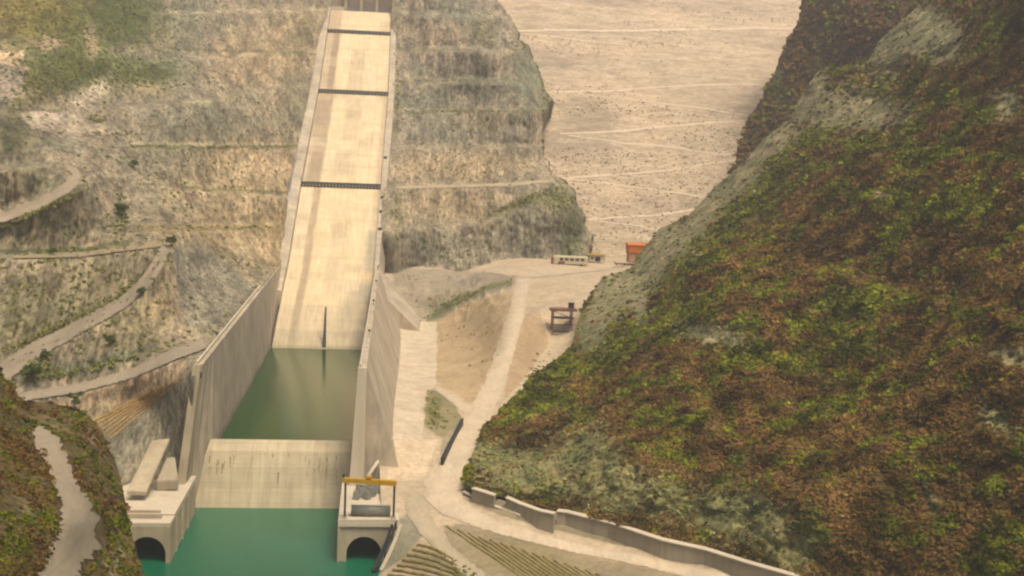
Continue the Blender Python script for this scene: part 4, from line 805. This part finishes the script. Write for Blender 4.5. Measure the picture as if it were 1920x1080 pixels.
# F
px, py = scatter(Fh, -160, 300, 655, 1155, 7000, FR+[(-170, 1160), (-170, 655)]); P = Fh(px, py)
trk = inside([(62, 798), (110, 828), (155, 840), (150, 856), (126, 868), (148, 915), (190, 970), (202, 1010), (188, 1040), (150, 1080), (125, 1160), (55, 1160), (72, 1085), (102, 1035), (108, 990), (100, 900), (84, 850)], px, py)
px, py, P = px[~trk], py[~trk], P[~trk]; k = RNG.uniform(size=len(px)) < np.clip(.75+fbm(P, 7, 3, 89)*1.2, .1, 1); px, py, P = px[k], py[k], P[k]
gw = np.clip(.4+fbm(P, 10, 2, 90)*1.0+blob(px, py, 200, 960, 50, 120)*.4+blob(px, py, 100, 790, 80, 30)*.3, .05, .95); cols = pick(gw, 4); cols *= (1+.4*fbm(P, 6, 3, 92))[:, None]
shrubs('scrub', P, RNG.uniform(.35, 1.0, len(px))*np.clip(P[:, 1]/260, .8, 1.3), cols*1.0, 36, leaf=.3)
# A and B: green patches, road edges
def blobs_scatter(patch, items, size, name, nleaf=22, cols_=None, bright=1.15):
    X = []; Yy = []
    for (cx, cy, rx, ry, rot, n) in items:
        a = math.radians(rot); u = RNG.normal(0, .6, n)*rx; v = RNG.normal(0, .6, n)*ry; X.append(cx+u*math.cos(a)-v*math.sin(a)); Yy.append(cy+u*math.sin(a)+v*math.cos(a))
    px = np.concatenate(X); py = np.concatenate(Yy)
    if patch is B: k = (px < interp(BR, py)-2) & (px > 741); px = px[k]; py = py[k]
    if patch is A: k = (px < interp(CHL, py)-11); px = px[k]; py = py[k]
    P = patch(px, py)
    c = pick(np.full(len(px), .68), 5)*bright; c = c*.6*1.25+alb(140, 134, 92)*.5
    return shrubs(name, P, RNG.uniform(size[0], size[1], len(px)), c, nleaf)
blobs_scatter(A, [(90, 620, 110, 3, -25, 120), (200, 470, 120, 3, -10, 70), (230, 550, 70, 3, -45, 60), (60, 402, 90, 3, -24, 90), (60, 20, 170, 60, 0, 420), (160, 60, 140, 45, 0, 340), (230, 20, 70, 50, 0, 240), (150, 130, 125, 34, 0, 520), (270, 140, 70, 24, 0, 200), (70, 165, 60, 26, -30, 150), (350, 20, 90, 40, 0, 110), (225, 410, 14, 40, 0, 60), (80, 392, 90, 4, -24, 70), (120, 470, 130, 4, -3, 70), (170, 585, 120, 3, -30, 30), (160, 690, 150, 7, -14, 130), (180, 225, 18, 8, 0, 30), (200, 252, 50, 6, 0, 24), (400, 275, 150, 3, 0, 50), (440, 427, 110, 3, 0, 40), (590, 90, 8, 30, 20, 50), (300, 480, 20, 30, 0, 30), (60, 690, 40, 20, 0, 60), (450, 490, 90, 5, 20, 40), (300, 350, 250, 200, 0, 260), (130, 560, 200, 120, 0, 500), (450, 200, 130, 160, 0, 260), (350, 330, 160, 80, 0, 120)], (.4, 1.1), 'scrub')
blobs_scatter(B, [(1050, 370, 22, 20, 0, 110), (975, 380, 60, 6, -22, 110), (1075, 440, 14, 50, 0, 90), (985, 80, 14, 40, 62, 90), (1022, 190, 10, 30, 0, 50), (910, 60, 20, 20, 0, 40), (860, 209, 130, 2, 0, 60), (850, 151, 110, 2, 0, 40), (745, 180, 5, 60, 0, 50), (742, 400, 5, 40, 0, 20), (860, 460, 120, 30, 0, 110), (850, 250, 130, 160, 0, 350), (740, 60, 6, 60, 0, 40)], (.4, 1.1), 'scrub', bright=1.1)
blobs_scatter(G, [(860, 568, 70, 4, -24, 130), (830, 570, 50, 14, 0, 50), (812, 770, 10, 26, 0, 60), (835, 790, 20, 14, 0, 16), (870, 1070, 30, 10, 20, 30), (1000, 700, 12, 40, 35, 50), (880, 640, 50, 50, 0, 30), (775, 520, 24, 6, 0, 14)], (.3, .8), 'scrub')
# dam face: sparse dark tufts and boulders
n = 14000; px = RNG.uniform(960, 1500, n); py = RNG.uniform(0, 480, n); P = DP(px, py); k = RNG.uniform(size=n) < np.clip(.06+1.5*fbm(P, 50, 4, 95, (.25, 1, 1)), 0.01, 1)*np.where(py > 300, .45, 1)
shrubs('dam_tufts', P[k], RNG.uniform(.35, 1.0, k.sum()), np.repeat(alb(156, 138, 100)[None], k.sum(), 0)*RNG.uniform(.7, 1.1, (k.sum(), 1)), 10)
# a few single trees
def tree(patch, px_, py_, h, r, label, dark=1.):
    p = patch(np.array([px_*1.]), np.array([py_*1.]))[0]; e = empty('tree', tuple(p), label, 'tree')
    part(MB().tube([(0, 0, -1), (.1, 0, h*.3), (.05, .1, h*.7)], .16*h/4, 6, .05*h/4), 'trunk', MT['trunk'], e)
    n = 7; c = RNG.normal(size=(n, 3))*np.array([r*.4, r*.4, h*.13])+np.array([0, 0, h*.66])
    o = shrubs('crown', c, RNG.uniform(.45, .7, n)*r, np.repeat(alb(84, 96, 44)[None], n, 0)*dark*RNG.uniform(.8, 1.2, (n, 1)), 60, None, .2, 1.0); o.parent = e
tree(Fh, 139, 772, 5.5, 1.5, 'small bright green tree on the crest of the left spur above the dirt track', 1.3)
tree(A, 204, 648, 0+3, 2.4, 'dark rounded bush tree below the haul road, right of the grey gravel')
tree(A, 84, 676, 3, 1.8, 'small dark tree on the outer edge of the lower haul road, left side')
tree(A, 60, 712, 4.5, 3.4, 'largest dark green tree in the hollow between the two lower left roads')
tree(A, 98, 480, 2.6, 1.8, 'single dark green tree on the ledge road at the left')
tree(A, 228, 408, 6, 3.2, 'tall dark green tree at the end of the ledge beneath the grey scree')
tree(A, 268, 556, 3, 2, 'single dark green tree on the outside of the middle haul road')
tree(A, 250, 315, 4, 2.4, 'single bright green tree at the foot of the grey scree line', 1.3)
tree(A, 320, 462, 4, 2.2, 'small dark green tree at the hairpin of the haul road')
# ---------------------------------------------------------------- haze
mh = bpy.data.materials.new('haze'); mh.use_nodes = True; n = mh.node_tree.nodes; n.remove(n['Principled BSDF'])
pv = n.new('ShaderNodeVolumePrincipled'); pv.inputs['Color'].default_value = (.97, .93, .89, 1); pv.inputs['Density'].default_value = .00015; pv.inputs['Anisotropy'].default_value = .2
mh.node_tree.links.new(pv.outputs[0], n['Material Output'].inputs['Volume'])
hz = MB().box(-3050, 3050, -450, 5050, -61, 420).build('haze', mh); tag(hz, kind='stuff')
print('shrubs E', nE)
